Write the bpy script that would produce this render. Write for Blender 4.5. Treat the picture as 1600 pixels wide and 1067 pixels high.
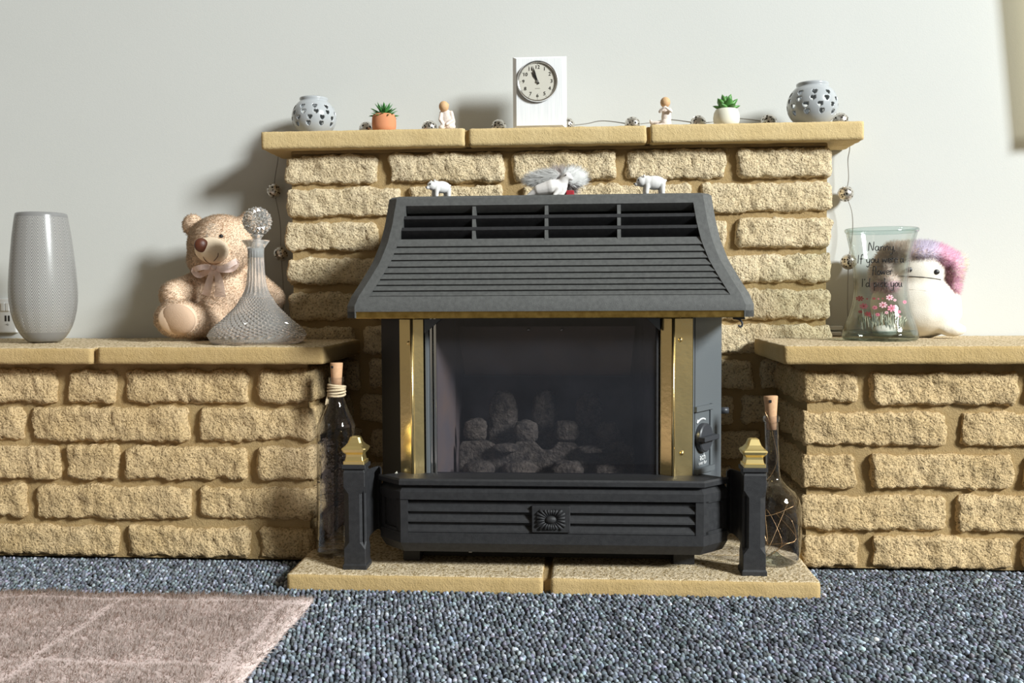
import bpy, bmesh, math, random
import numpy as np
from mathutils import Vector, Matrix, noise

random.seed(7); np.random.seed(7)
SC = bpy.context.scene
COL = SC.collection
for o in list(bpy.data.objects): bpy.data.objects.remove(o)

# ------------------------------------------------------------------ camera
F = 1500.0
PSI = math.atan(109 / F); TH = math.atan(73 / F * math.cos(PSI)); RHO = math.radians(-0.3)
CAMZ = 0.509
ROT = Matrix.Rotation(PSI, 3, 'Z') @ Matrix.Rotation(math.pi / 2 - TH, 3, 'X') @ Matrix.Rotation(RHO, 3, 'Z')
cam_data = bpy.data.cameras.new('camera'); cam = bpy.data.objects.new('camera', cam_data); COL.objects.link(cam)
cam_data.sensor_width = 36.0; cam_data.lens = 36.0 * F / 1600.0; cam_data.clip_start = 0.02
M4 = ROT.to_4x4(); M4.translation = Vector((0, 0, CAMZ)); cam.matrix_world = M4
SC.camera = cam

def at(px, py, Y):
    d = ROT @ Vector(((px - 800) / F, -(py - 533.5) / F, -1.0))
    return Vector((0, 0, CAMZ)) + d * (Y / d.y)
def zat(py, px, Y): return at(px, py, Y).z
def xat(px, py, Y): return at(px, py, Y).x

# ------------------------------------------------------------------ light
world = bpy.data.worlds.new('room_light'); SC.world = world; world.use_nodes = True
bg = world.node_tree.nodes['Background']; bg.inputs[0].default_value = (1.0, 0.88, 0.68, 1); bg.inputs[1].default_value = 0.20
def area(name, loc, target, sx, sy, energy, color):
    l = bpy.data.lights.new(name, 'AREA'); l.shape = 'RECTANGLE'; l.size = sx; l.size_y = sy; l.energy = energy; l.color = color
    o = bpy.data.objects.new(name, l); COL.objects.link(o); o.location = loc
    o.rotation_euler = (Vector(target) - Vector(loc)).to_track_quat('-Z', 'Y').to_euler(); return o
LIGHT_POS = Vector((6.55, -3.0, 4.35))
area('window_daylight', LIGHT_POS, (0.0, 2.0, 0.6), 1.6, 1.85, 1430, (0.95, 1.0, 1.0))
SC.view_settings.view_transform = 'Standard'; SC.view_settings.look = 'None'
SC.view_settings.exposure = 0.0; SC.view_settings.gamma = 1.0; SC.view_settings.use_curve_mapping = False
SC.cycles.max_bounces = 10; SC.cycles.transparent_max_bounces = 16; SC.cycles.transmission_bounces = 10; SC.cycles.glossy_bounces = 6
SC.cycles.caustics_refractive = False; SC.cycles.caustics_reflective = False

# ------------------------------------------------------------------ materials
def nodes_of(name):
    m = bpy.data.materials.new(name); m.use_nodes = True
    nt = m.node_tree; b = nt.nodes['Principled BSDF']; return m, nt, b
def N(nt, t, **kw):
    n = nt.nodes.new(t)
    for k, v in kw.items():
        if k in n.inputs: n.inputs[k].default_value = v
        else: setattr(n, k, v)
    return n
def rgba(c): return (c[0], c[1], c[2], 1.0)
def coords(nt): return N(nt, 'ShaderNodeTexCoord').outputs['Object']
def noise_n(nt, scale, detail=4, rough=0.55, vec=None):
    n = N(nt, 'ShaderNodeTexNoise'); n.inputs['Scale'].default_value = scale; n.inputs['Detail'].default_value = detail
    n.inputs['Roughness'].default_value = rough; nt.links.new(vec or coords(nt), n.inputs['Vector']); return n
def ramp(nt, src, p0, c0, p1, c1):
    r = N(nt, 'ShaderNodeValToRGB'); e = r.color_ramp.elements
    e[0].position = p0; e[0].color = rgba(c0); e[1].position = p1; e[1].color = rgba(c1); nt.links.new(src, r.inputs[0]); return r
def mixc(nt, fac, a, b, mode='MIX'):
    m = N(nt, 'ShaderNodeMix'); m.data_type = 'RGBA'; m.blend_type = mode
    for s, i in ((fac, 0), (a, 6), (b, 7)):
        if isinstance(s, (int, float)): m.inputs[i].default_value = s
        elif isinstance(s, tuple): m.inputs[i].default_value = rgba(s)
        else: nt.links.new(s, m.inputs[i])
    return m.outputs[2]
def mathn(nt, op, a, b=None):
    m = N(nt, 'ShaderNodeMath'); m.operation = op
    for s, i in ((a, 0), (b, 1)):
        if s is None: continue
        if isinstance(s, (int, float)): m.inputs[i].default_value = s
        else: nt.links.new(s, m.inputs[i])
    return m.outputs[0]
def bump(nt, b, src, dist, strength=1.0, prev=None):
    n = N(nt, 'ShaderNodeBump'); n.inputs['Distance'].default_value = dist; n.inputs['Strength'].default_value = strength
    nt.links.new(src, n.inputs['Height'])
    if prev: nt.links.new(prev.outputs[0], n.inputs['Normal'])
    nt.links.new(n.outputs[0], b.inputs['Normal']); return n
def plain(name, col, rough=0.5, metal=0.0, var=None, bmp=None, spec=0.5, coat=0.0, sub=0.0):
    m, nt, b = nodes_of(name)
    b.inputs['Base Color'].default_value = rgba(col); b.inputs['Roughness'].default_value = rough
    b.inputs['Metallic'].default_value = metal; b.inputs['Specular IOR Level'].default_value = spec; b.inputs['Coat Weight'].default_value = coat
    b.inputs['Coat Roughness'].default_value = 0.06
    if var:
        n = noise_n(nt, var[0]); r = ramp(nt, n.outputs[0], 0.35, col, 0.68, var[1]); nt.links.new(r.outputs[0], b.inputs['Base Color'])
    if bmp:
        n = noise_n(nt, bmp[0], 5, 0.6); bump(nt, b, n.outputs[0], bmp[1])
    return m
def stone(name, light, mid, dark, fine=230, dist=0.0055, pit=0.40, pitk=0.72, top=False):
    m, nt, b = nodes_of(name); co = coords(nt)
    n1 = noise_n(nt, 14, 5, 0.6, co); n2 = noise_n(nt, fine, 3, 0.65, co); n3 = noise_n(nt, fine * 0.33, 4, 0.7, co)
    c = ramp(nt, n1.outputs[0], 0.3, mid, 0.7, light).outputs[0]
    pits = ramp(nt, n2.outputs[0], pit - 0.06, (1, 1, 1), pit + 0.09, (0, 0, 0)).outputs[0]
    c = mixc(nt, mathn(nt, 'MULTIPLY', pits, pitk), c, dark)
    br = ramp(nt, n2.outputs[0], 0.58, (0, 0, 0), 0.78, (1, 1, 1)).outputs[0]
    c = mixc(nt, mathn(nt, 'MULTIPLY', br, 0.45), c, tuple(min(1, x * 1.35) for x in light))
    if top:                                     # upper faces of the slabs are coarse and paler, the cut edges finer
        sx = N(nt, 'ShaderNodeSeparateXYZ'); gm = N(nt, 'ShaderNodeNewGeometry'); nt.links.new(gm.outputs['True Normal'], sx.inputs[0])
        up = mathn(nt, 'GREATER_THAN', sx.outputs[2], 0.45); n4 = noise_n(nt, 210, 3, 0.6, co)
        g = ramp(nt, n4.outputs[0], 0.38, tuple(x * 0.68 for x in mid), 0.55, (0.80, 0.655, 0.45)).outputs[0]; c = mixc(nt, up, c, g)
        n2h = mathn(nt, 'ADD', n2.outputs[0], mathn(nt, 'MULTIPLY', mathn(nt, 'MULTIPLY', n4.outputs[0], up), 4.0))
    nt.links.new(c, b.inputs['Base Color']); b.inputs['Roughness'].default_value = 0.95; b.inputs['Specular IOR Level'].default_value = 0.1
    k = bump(nt, b, n3.outputs[0], dist * 2.2, 0.8); bump(nt, b, n2h if top else n2.outputs[0], dist, 0.9, k)
    return m
def glass_thin(name, tint, edge=(0.55, 0.6, 0.58), haze=0.0, hazecol=(0.8, 0.8, 0.85), rough=0.02, wob=None, rimp=4.0):
    m, nt, b = nodes_of(name); nt.nodes.remove(b)
    out = nt.nodes['Material Output']
    tr = N(nt, 'ShaderNodeBsdfTransparent'); gl = N(nt, 'ShaderNodeBsdfGlossy'); gl.inputs['Roughness'].default_value = rough
    lw = N(nt, 'ShaderNodeLayerWeight'); lw.inputs['Blend'].default_value = 0.5
    pw = mathn(nt, 'POWER', lw.outputs['Facing'], 4.0)
    nt.links.new(mixc(nt, pw, tint, edge), tr.inputs['Color'])
    fz = mathn(nt, 'ADD', mathn(nt, 'MULTIPLY', mathn(nt, 'POWER', lw.outputs['Facing'], rimp), 0.85), 0.045)
    if wob:
        n = noise_n(nt, wob[0], 2); bp = N(nt, 'ShaderNodeBump'); bp.inputs['Distance'].default_value = wob[1]
        nt.links.new(n.outputs[0], bp.inputs['Height'])
        for q in (gl, lw): nt.links.new(bp.outputs[0], q.inputs['Normal'])
    mx = N(nt, 'ShaderNodeMixShader'); nt.links.new(fz, mx.inputs[0]); nt.links.new(tr.outputs[0], mx.inputs[1]); nt.links.new(gl.outputs[0], mx.inputs[2])
    last = mx
    if haze:
        df = N(nt, 'ShaderNodeBsdfDiffuse'); df.inputs[0].default_value = rgba(hazecol)
        m2 = N(nt, 'ShaderNodeMixShader'); nh = noise_n(nt, 9, 4)
        nt.links.new(mathn(nt, 'MULTIPLY', nh.outputs[0], haze * 2), m2.inputs[0])
        nt.links.new(mx.outputs[0], m2.inputs[1]); nt.links.new(df.outputs[0], m2.inputs[2]); last = m2
    nt.links.new(last.outputs[0], out.inputs[0]); return m

MT = {}
MT['wall'] = plain('painted_wall', (0.615, 0.620, 0.595), 0.9, var=(3, (0.63, 0.635, 0.61)), bmp=(420, 0.00022), spec=0.2)
MT['brick'] = stone('buff_stone', (0.83, 0.615, 0.35), (0.68, 0.485, 0.25), (0.16, 0.095, 0.03))
MT['brick_pale'] = stone('pale_buff_stone', (0.92, 0.755, 0.51), (0.80, 0.63, 0.385), (0.20, 0.125, 0.05))
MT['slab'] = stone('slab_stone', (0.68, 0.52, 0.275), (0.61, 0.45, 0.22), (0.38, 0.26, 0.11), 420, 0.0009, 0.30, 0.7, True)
MT['slab_dim'] = stone('dim_slab_stone', (0.57, 0.41, 0.20), (0.50, 0.35, 0.155), (0.28, 0.18, 0.06), 420, 0.0009, 0.30, 0.7, True)  # slab stone darkened: the weaker light low down is put into its colour
MT['mortar'] = stone('mortar', (0.44, 0.315, 0.155), (0.37, 0.255, 0.12), (0.24, 0.155, 0.06), 500, 0.0012, 0.28)
MT['iron'] = plain('cast_iron', (0.022, 0.022, 0.024), 0.5, 0.0, var=(120, (0.032, 0.032, 0.034)), bmp=(900, 0.0005), spec=0.35)
MT['pale_iron'] = plain('pale_iron', (0.08, 0.081, 0.079), 0.58, 0.0, var=(140, (0.108, 0.110, 0.106)), bmp=(900, 0.0005))  # lighter grey than cast_iron, for the hood and its slats
MT['grey_enamel'] = plain('grey_enamel', (0.15, 0.165, 0.175), 0.42, 0.2, bmp=(700, 0.0003))
MT['black'] = plain('black_steel', (0.008, 0.008, 0.008), 0.6)
MT['firebox'] = plain('firebox_steel', (0.13, 0.13, 0.145), 0.5, var=(20, (0.19, 0.18, 0.19)))
MT['baffle'] = plain('baffle_steel', (0.24, 0.22, 0.23), 0.42, var=(14, (0.33, 0.25, 0.21)))
MT['brass'] = plain('polished_brass', (1.0, 0.78, 0.38), 0.24, 1.0, bmp=(22, 0.0008))
MT['brass_cast'] = plain('cast_brass', (1.0, 0.80, 0.36), 0.38, 1.0)
MT['brass_worn'] = plain('worn_brass', (0.62, 0.42, 0.13), 0.3, 1.0, var=(60, (0.35, 0.22, 0.06)))
MT['chrome'] = plain('chrome', (0.8, 0.8, 0.8), 0.15, 1.0)
MT['coal'] = plain('ceramic_coal', (0.07, 0.062, 0.052), 0.95, var=(75, (0.26, 0.225, 0.18)), bmp=(140, 0.010))
MT['fireglass'] = glass_thin('fire_glass', (0.80, 0.79, 0.81), (0.6, 0.6, 0.65), haze=0.013, hazecol=(0.55, 0.58, 0.70), rough=0.06)  # faint bluish film paints in the haze of room reflections
MT['white'] = plain('white_gloss', (0.86, 0.86, 0.86), 0.3)
MT['porcelain'] = plain('white_porcelain', (0.74, 0.725, 0.71), 0.12, coat=0.6)
MT['matte_white'] = plain('matte_ceramic', (0.78, 0.745, 0.72), 0.45)
MT['grey_ceramic'] = plain('grey_ceramic', (0.42, 0.44, 0.455), 0.22, coat=0.4)
MT['ink'] = plain('black_ink', (0.012, 0.012, 0.014), 0.4)
MT['terracotta'] = plain('terracotta', (0.62, 0.24, 0.11), 0.85, var=(30, (0.66, 0.27, 0.13)))
MT['cream_pot'] = plain('cream_pot', (0.80, 0.77, 0.64), 0.7)
MT['figure_cloth'] = plain('carved_resin_dress', (0.84, 0.72, 0.64), 0.7, bmp=(260, 0.0012))
MT['figure_skin'] = plain('carved_resin_head', (0.66, 0.41, 0.21), 0.65, bmp=(300, 0.0008))
MT['cork'] = plain('cork', (0.60, 0.34, 0.18), 0.8, var=(260, (0.68, 0.41, 0.23)))
MT['raffia'] = plain('raffia', (0.66, 0.52, 0.33), 0.85, var=(200, (0.75, 0.62, 0.42)), bmp=(400, 0.001))
MT['bottle'] = glass_thin('dark_clear_glass', (0.92, 0.92, 0.94), (0.62, 0.64, 0.60), wob=(70, 0.0006), rimp=1.8)
MT['bottle_emboss'] = glass_thin('embossed_glass', (0.80, 0.80, 0.82), (0.3, 0.3, 0.3))
MT['clear'] = glass_thin('clear_glass', (0.965, 0.98, 0.975), (0.55, 0.63, 0.61))
MT['clear_rim'] = glass_thin('thick_glass', (0.86, 0.92, 0.91), (0.50, 0.60, 0.58))
def crystal(name, clear, milk):
    m, nt, b = nodes_of(name); nt.nodes.remove(b); g = N(nt, 'ShaderNodeBsdfGlass'); g.inputs['IOR'].default_value = 1.5; g.inputs['Roughness'].default_value = 0.02
    tr = N(nt, 'ShaderNodeBsdfTransparent'); mx = N(nt, 'ShaderNodeMixShader'); mx.inputs[0].default_value = clear
    nt.links.new(g.outputs[0], mx.inputs[1]); nt.links.new(tr.outputs[0], mx.inputs[2])
    df = N(nt, 'ShaderNodeBsdfDiffuse'); df.inputs[0].default_value = (0.97, 0.945, 0.91, 1); m2 = N(nt, 'ShaderNodeMixShader'); m2.inputs[0].default_value = milk
    nt.links.new(mx.outputs[0], m2.inputs[1]); nt.links.new(df.outputs[0], m2.inputs[2]); nt.links.new(m2.outputs[0], nt.nodes['Material Output'].inputs[0]); return m
MT['crystal'] = crystal('cut_crystal', 0.28, 0.20)
MT['crystal_ball'] = crystal('cut_crystal_ball', 0.12, 0.16)
MT['frosted'] = plain('frosted_glass', (0.62, 0.64, 0.64), 0.5)
MT['copper'] = plain('copper_wire', (0.85, 0.55, 0.28), 0.3, 1.0)
MT['wire'] = plain('grey_wire', (0.30, 0.29, 0.27), 0.45, 0.4)
MT['filigree'] = plain('silver_filigree', (0.72, 0.68, 0.62), 0.28, 0.9)
MT['ball_core'] = plain('ball_core', (0.07, 0.06, 0.05), 0.6)
MT['red'] = plain('red_felt', (0.35, 0.02, 0.03), 0.9)
MT['pink_petal'] = plain('pink_print', (0.75, 0.22, 0.33), 0.6)
MT['pale_petal'] = plain('pale_pink_print', (0.85, 0.48, 0.56), 0.6)
MT['red_petal'] = plain('red_print', (0.45, 0.07, 0.10), 0.6)
MT['leaf_print'] = plain('green_print', (0.10, 0.13, 0.09), 0.6)
MT['sage_print'] = plain('sage_print', (0.36, 0.38, 0.27), 0.6)
MT['dial'] = plain('cream_dial', (0.90, 0.86, 0.75), 0.6)
MT['trim_white'] = plain('white_plastic', (0.82, 0.83, 0.83), 0.35)
MT['dark_plastic'] = plain('dark_plastic', (0.045, 0.048, 0.055), 0.4)
MT['leaf_dark'] = plain('spiky_leaf', (0.035, 0.17, 0.045), 0.4, var=(60, (0.10, 0.30, 0.06)))
MT['leaf_light'] = plain('fleshy_leaf', (0.07, 0.22, 0.045), 0.4, var=(50, (0.16, 0.36, 0.10)))
MT['soil'] = plain('soil', (0.10, 0.07, 0.04), 0.95)
MT['pebble'] = plain('cream_pebbles', (0.78, 0.66, 0.46), 0.8)
MT['bear_skin'] = plain('peach_plush', (0.82, 0.60, 0.43), 0.95, var=(25, (0.86, 0.66, 0.49)))
MT['bear_muzzle'] = plain('short_cream_plush', (0.90, 0.73, 0.54), 0.95, bmp=(700, 0.0006))
MT['bear_nose'] = plain('brown_nose', (0.10, 0.028, 0.012), 0.45)
MT['bear_pad'] = plain('peach_sole', (0.66, 0.46, 0.32), 0.95, bmp=(500, 0.0008))
MT['plush_cream'] = plain('cream_plush', (0.80, 0.74, 0.64), 0.95, var=(30, (0.84, 0.79, 0.70)), bmp=(600, 0.0008))
MT['cloth_pink'] = plain('pink_backing', (0.72, 0.58, 0.55), 0.95)
m, nt, b = nodes_of('sheer_ribbon'); b.inputs['Base Color'].default_value = (0.85, 0.66, 0.60, 1); b.inputs['Roughness'].default_value = 0.5; b.inputs['Alpha'].default_value = 0.72; MT['ribbon'] = m
# translucent cloth of the added shadow caster
m, nt, b = nodes_of('beige_caster_cloth'); nt.nodes.remove(b)
df = N(nt, 'ShaderNodeBsdfDiffuse'); df.inputs[0].default_value = (0.70, 0.64, 0.48, 1)
tl = N(nt, 'ShaderNodeBsdfTranslucent'); tl.inputs[0].default_value = (0.98, 0.88, 0.62, 1)
mx = N(nt, 'ShaderNodeMixShader'); mx.inputs[0].default_value = 0.92
tp = N(nt, 'ShaderNodeBsdfTransparent'); tp.inputs[0].default_value = (1, 0.90, 0.68, 1); mo = N(nt, 'ShaderNodeMixShader'); mo.inputs[0].default_value = 0.30
nt.links.new(df.outputs[0], mx.inputs[1]); nt.links.new(tl.outputs[0], mx.inputs[2]); nt.links.new(mx.outputs[0], mo.inputs[1]); nt.links.new(tp.outputs[0], mo.inputs[2]); nt.links.new(mo.outputs[0], nt.nodes['Material Output'].inputs[0]); MT['shadow_caster'] = m
# strand / loop colours come from a colour attribute on the mesh
def attr_mat(name, rough=0.9, gain=1.0, spec=0.15):
    m, nt, b = nodes_of(name); a = N(nt, 'ShaderNodeAttribute'); a.attribute_name = 'tint'
    nt.links.new(a.outputs['Color'], b.inputs['Base Color']); b.inputs['Roughness'].default_value = rough; b.inputs['Specular IOR Level'].default_value = spec
    if gain != 1.0:
        tl = N(nt, 'ShaderNodeBsdfTranslucent'); nt.links.new(a.outputs['Color'], tl.inputs[0]); mx = N(nt, 'ShaderNodeMixShader'); mx.inputs[0].default_value = gain
        nt.links.new(b.outputs[0], mx.inputs[1]); nt.links.new(tl.outputs[0], mx.inputs[2]); nt.links.new(mx.outputs[0], nt.nodes['Material Output'].inputs[0])
    return m
MT['strands'] = attr_mat('dyed_fibre', gain=0.4); MT['loops'] = attr_mat('carpet_yarn')
MT['carpet_base'] = plain('carpet_backing', (0.03, 0.035, 0.042), 0.95)

# ------------------------------------------------------------------ mesh helpers
def T(o, label=None, cat=None, group=None, kind=None):
    if label: o['label'] = label
    if cat: o['category'] = cat
    if group: o['group'] = group
    if kind: o['kind'] = kind
    return o
def empty(name, loc, label=None, cat=None, group=None):
    o = bpy.data.objects.new(name, None); COL.objects.link(o); o.location = loc; o.empty_display_size = 0.05
    return T(o, label, cat, group)
def rootloc(o):
    v = Vector((0, 0, 0))
    while o is not None: v += o.location; o = o.parent
    return v
def link(name, me, m, parent=None, smooth=True, kind=None, label=None):
    o = bpy.data.objects.new(name, me); COL.objects.link(o)
    if m is not None: me.materials.append(MT[m] if isinstance(m, str) else m)
    if smooth: me.shade_smooth()
    if parent is not None: o.parent = parent
    return T(o, label, None, None, kind)
def part(name, geo, m, parent=None, smooth=False, kind=None, label=None):
    """geo = (verts, faces) in room coordinates; stored relative to the parent's place."""
    vs, fs = geo; off = rootloc(parent)
    me = bpy.data.meshes.new(name); me.from_pydata([tuple(Vector(v) - off) for v in vs], [], fs); me.update()
    o = link(name, me, m, parent, smooth, kind, label)
    return o
def autosmooth(o, ang=40):
    me = o.data; me.shade_smooth(); bm = bmesh.new(); bm.from_mesh(me)
    for e in bm.edges:
        if len(e.link_faces) == 2 and e.calc_face_angle(0) > math.radians(ang): e.smooth = False
    bm.to_mesh(me); bm.free(); return o
def join(*geos):
    V, Fc = [], []
    for v, f in geos:
        k = len(V); V += [tuple(x) for x in v]; Fc += [tuple(i + k for i in q) for q in f]
    return V, Fc
def box(x0, x1, y0, y1, z0, z1):
    v = [(x, y, z) for z in (z0, z1) for y in (y0, y1) for x in (x0, x1)]
    return v, [(0, 2, 3, 1), (4, 5, 7, 6), (0, 1, 5, 4), (2, 6, 7, 3), (0, 4, 6, 2), (1, 3, 7, 5)]
def bevbox(x0, x1, y0, y1, z0, z1, r=0.003, seg=2):
    bm = bmesh.new(); v, f = box(x0, x1, y0, y1, z0, z1); bv = [bm.verts.new(p) for p in v]
    for q in f: bm.faces.new([bv[i] for i in q])
    bmesh.ops.bevel(bm, geom=bm.edges[:], offset=r, segments=seg, profile=0.5, affect='EDGES')
    return bmgeo(bm)
def bmgeo(bm):
    bm.verts.index_update(); g = ([tuple(v.co) for v in bm.verts], [tuple(v.index for v in f.verts) for f in bm.faces]); bm.free(); return g
def prism(poly, a0, a1, axis='z', bev=0.0):
    """extrude a plan polygon; axis z: poly=(x,y); axis y: poly=(x,z)."""
    bm = bmesh.new()
    mk = (lambda p, a: (p[0], p[1], a)) if axis == 'z' else ((lambda p, a: (p[0], a, p[1])) if axis == 'y' else (lambda p, a: (a, p[0], p[1])))
    A = [bm.verts.new(mk(p, a0)) for p in poly]; B = [bm.verts.new(mk(p, a1)) for p in poly]; n = len(poly)
    bm.faces.new(A[::-1]); bm.faces.new(B)
    for i in range(n): bm.faces.new([A[i], A[(i + 1) % n], B[(i + 1) % n], B[i]])
    bmesh.ops.recalc_face_normals(bm, faces=bm.faces[:])
    if bev: bmesh.ops.bevel(bm, geom=bm.edges[:], offset=bev, segments=2, profile=0.5, affect='EDGES')
    return bmgeo(bm)
def lathe(c, prof, n=48, cap0=True, cap1=True, fn=None):
    """prof = [(r, z)...] bottom to top around c=(x,y)."""
    V, Fc = [], []
    for k, (r, z) in enumerate(prof):
        for i in range(n):
            a = 2 * math.pi * i / n; rr = r + (fn(a, k / (len(prof) - 1), z, r) if fn else 0)
            V.append((c[0] + rr * math.cos(a), c[1] + rr * math.sin(a), z))
    for k in range(len(prof) - 1):
        for i in range(n):
            j = (i + 1) % n; Fc.append((k * n + i, k * n + j, (k + 1) * n + j, (k + 1) * n + i))
    if cap0: Fc.append(tuple(range(n - 1, -1, -1)))
    if cap1: Fc.append(tuple((len(prof) - 1) * n + i for i in range(n)))
    return V, Fc
def ellip(c, r, rot=None, nu=20, nv=12):
    V, Fc = [], []; R = rot or Matrix.Identity(3); c = Vector(c)
    for k in range(1, nv):
        t = math.pi * k / nv
        for i in range(nu):
            a = 2 * math.pi * i / nu
            V.append(c + R @ Vector((r[0] * math.sin(t) * math.cos(a), r[1] * math.sin(t) * math.sin(a), -r[2] * math.cos(t))))
    b = len(V); V.append(c + R @ Vector((0, 0, -r[2]))); V.append(c + R @ Vector((0, 0, r[2])))
    for k in range(nv - 2):
        for i in range(nu):
            j = (i + 1) % nu; Fc.append((k * nu + i, k * nu + j, (k + 1) * nu + j, (k + 1) * nu + i))
    for i in range(nu):
        j = (i + 1) % nu; Fc.append((b, j, i)); Fc.append((b + 1, (nv - 2) * nu + i, (nv - 2) * nu + j))
    return V, Fc
def catmull(pts, sub=6):
    P = [Vector(p) for p in pts]
    if len(P) < 3: return P
    out = []
    for i in range(len(P) - 1):
        p0 = P[max(i - 1, 0)]; p1 = P[i]; p2 = P[i + 1]; p3 = P[min(i + 2, len(P) - 1)]
        for k in range(sub):
            t = k / sub
            out.append(0.5 * ((2 * p1) + (p2 - p0) * t + (2 * p0 - 5 * p1 + 4 * p2 - p3) * t * t + (3 * p1 - p0 - 3 * p2 + p3) * t ** 3))
    out.append(P[-1]); return out
def tube(pts, r, n=8, radii=None):
    P = [Vector(p) for p in pts]; V, Fc = [], []; up = Vector((0.13, 0.27, 0.95)).normalized()
    for k, p in enumerate(P):
        d = (P[min(k + 1, len(P) - 1)] - P[max(k - 1, 0)]); d = d.normalized() if d.length > 1e-9 else Vector((0, 0, 1))
        a = d.cross(up)
        if a.length < 1e-3: a = d.cross(Vector((1, 0, 0)))
        a.normalize(); b2 = d.cross(a); rr = radii[k] if radii else r
        for i in range(n):
            t = 2 * math.pi * i / n; V.append(p + (a * math.cos(t) + b2 * math.sin(t)) * rr)
    for k in range(len(P) - 1):
        for i in range(n):
            j = (i + 1) % n; Fc.append((k * n + i, k * n + j, (k + 1) * n + j, (k + 1) * n + i))
    Fc.append(tuple(range(n - 1, -1, -1))); Fc.append(tuple((len(P) - 1) * n + i for i in range(n)))
    return V, Fc
def capsule(p0, p1, r0, r1, n=14):
    P0, P1 = Vector(p0), Vector(p1); d = P1 - P0; L = d.length; d.normalize(); pts, rad = [], []
    for k in range(5):
        t = math.pi / 2 * (1 - k / 4); pts.append(P0 - d * r0 * math.sin(t)); rad.append(max(r0 * math.cos(t), 1e-4))
    for k in range(5):
        t = math.pi / 2 * k / 4; pts.append(P1 + d * r1 * math.sin(t)); rad.append(max(r1 * math.cos(t), 1e-4))
    return tube(pts, 0, n, rad)
def fused(name, prims, voxel, m, parent, smooth_it=6, label=None):
    """one continuous body out of overlapping solids (voxel-merged and smoothed)."""
    g = join(*prims); me = bpy.data.meshes.new('tmp'); me.from_pydata([tuple(v) for v in g[0]], [], g[1])
    o = bpy.data.objects.new('tmp', me); COL.objects.link(o)
    r = o.modifiers.new('r', 'REMESH'); r.mode = 'VOXEL'; r.voxel_size = voxel
    s = o.modifiers.new('s', 'SMOOTH'); s.iterations = smooth_it; s.factor = 0.5
    dg = bpy.context.evaluated_depsgraph_get(); me2 = bpy.data.meshes.new_from_object(o.evaluated_get(dg))
    bpy.data.objects.remove(o); bpy.data.meshes.remove(me)
    off = rootloc(parent)
    for v in me2.vertices: v.co -= off
    me2.name = name; me2.materials.clear()
    return link(name, me2, m, parent, True, None, label)
def text_geo(s, size, extrude=0.0003):
    c = bpy.data.curves.new('t', 'FONT'); c.body = s; c.size = size; c.extrude = extrude; c.align_x = 'CENTER'; c.align_y = 'CENTER'; c.resolution_u = 3
    o = bpy.data.objects.new('t', c); COL.objects.link(o); dg = bpy.context.evaluated_depsgraph_get()
    me = bpy.data.meshes.new_from_object(o.evaluated_get(dg)); g = ([tuple(v.co) for v in me.vertices], [tuple(p.vertices) for p in me.polygons])
    bpy.data.objects.remove(o); bpy.data.meshes.remove(me); return g
def place(g, M): return [tuple(M @ Vector(v)) for v in g[0]], g[1]
def frame_at(o, ex, ey, ez):
    M = Matrix((ex, ey, ez)).transposed().to_4x4(); M.translation = Vector(o); return M
def set_tint(me, cols, dom='POINT'):
    a = me.color_attributes.new('tint', 'FLOAT_COLOR', dom); a.data.foreach_set('color', np.asarray(cols, dtype=np.float32).ravel())
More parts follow.
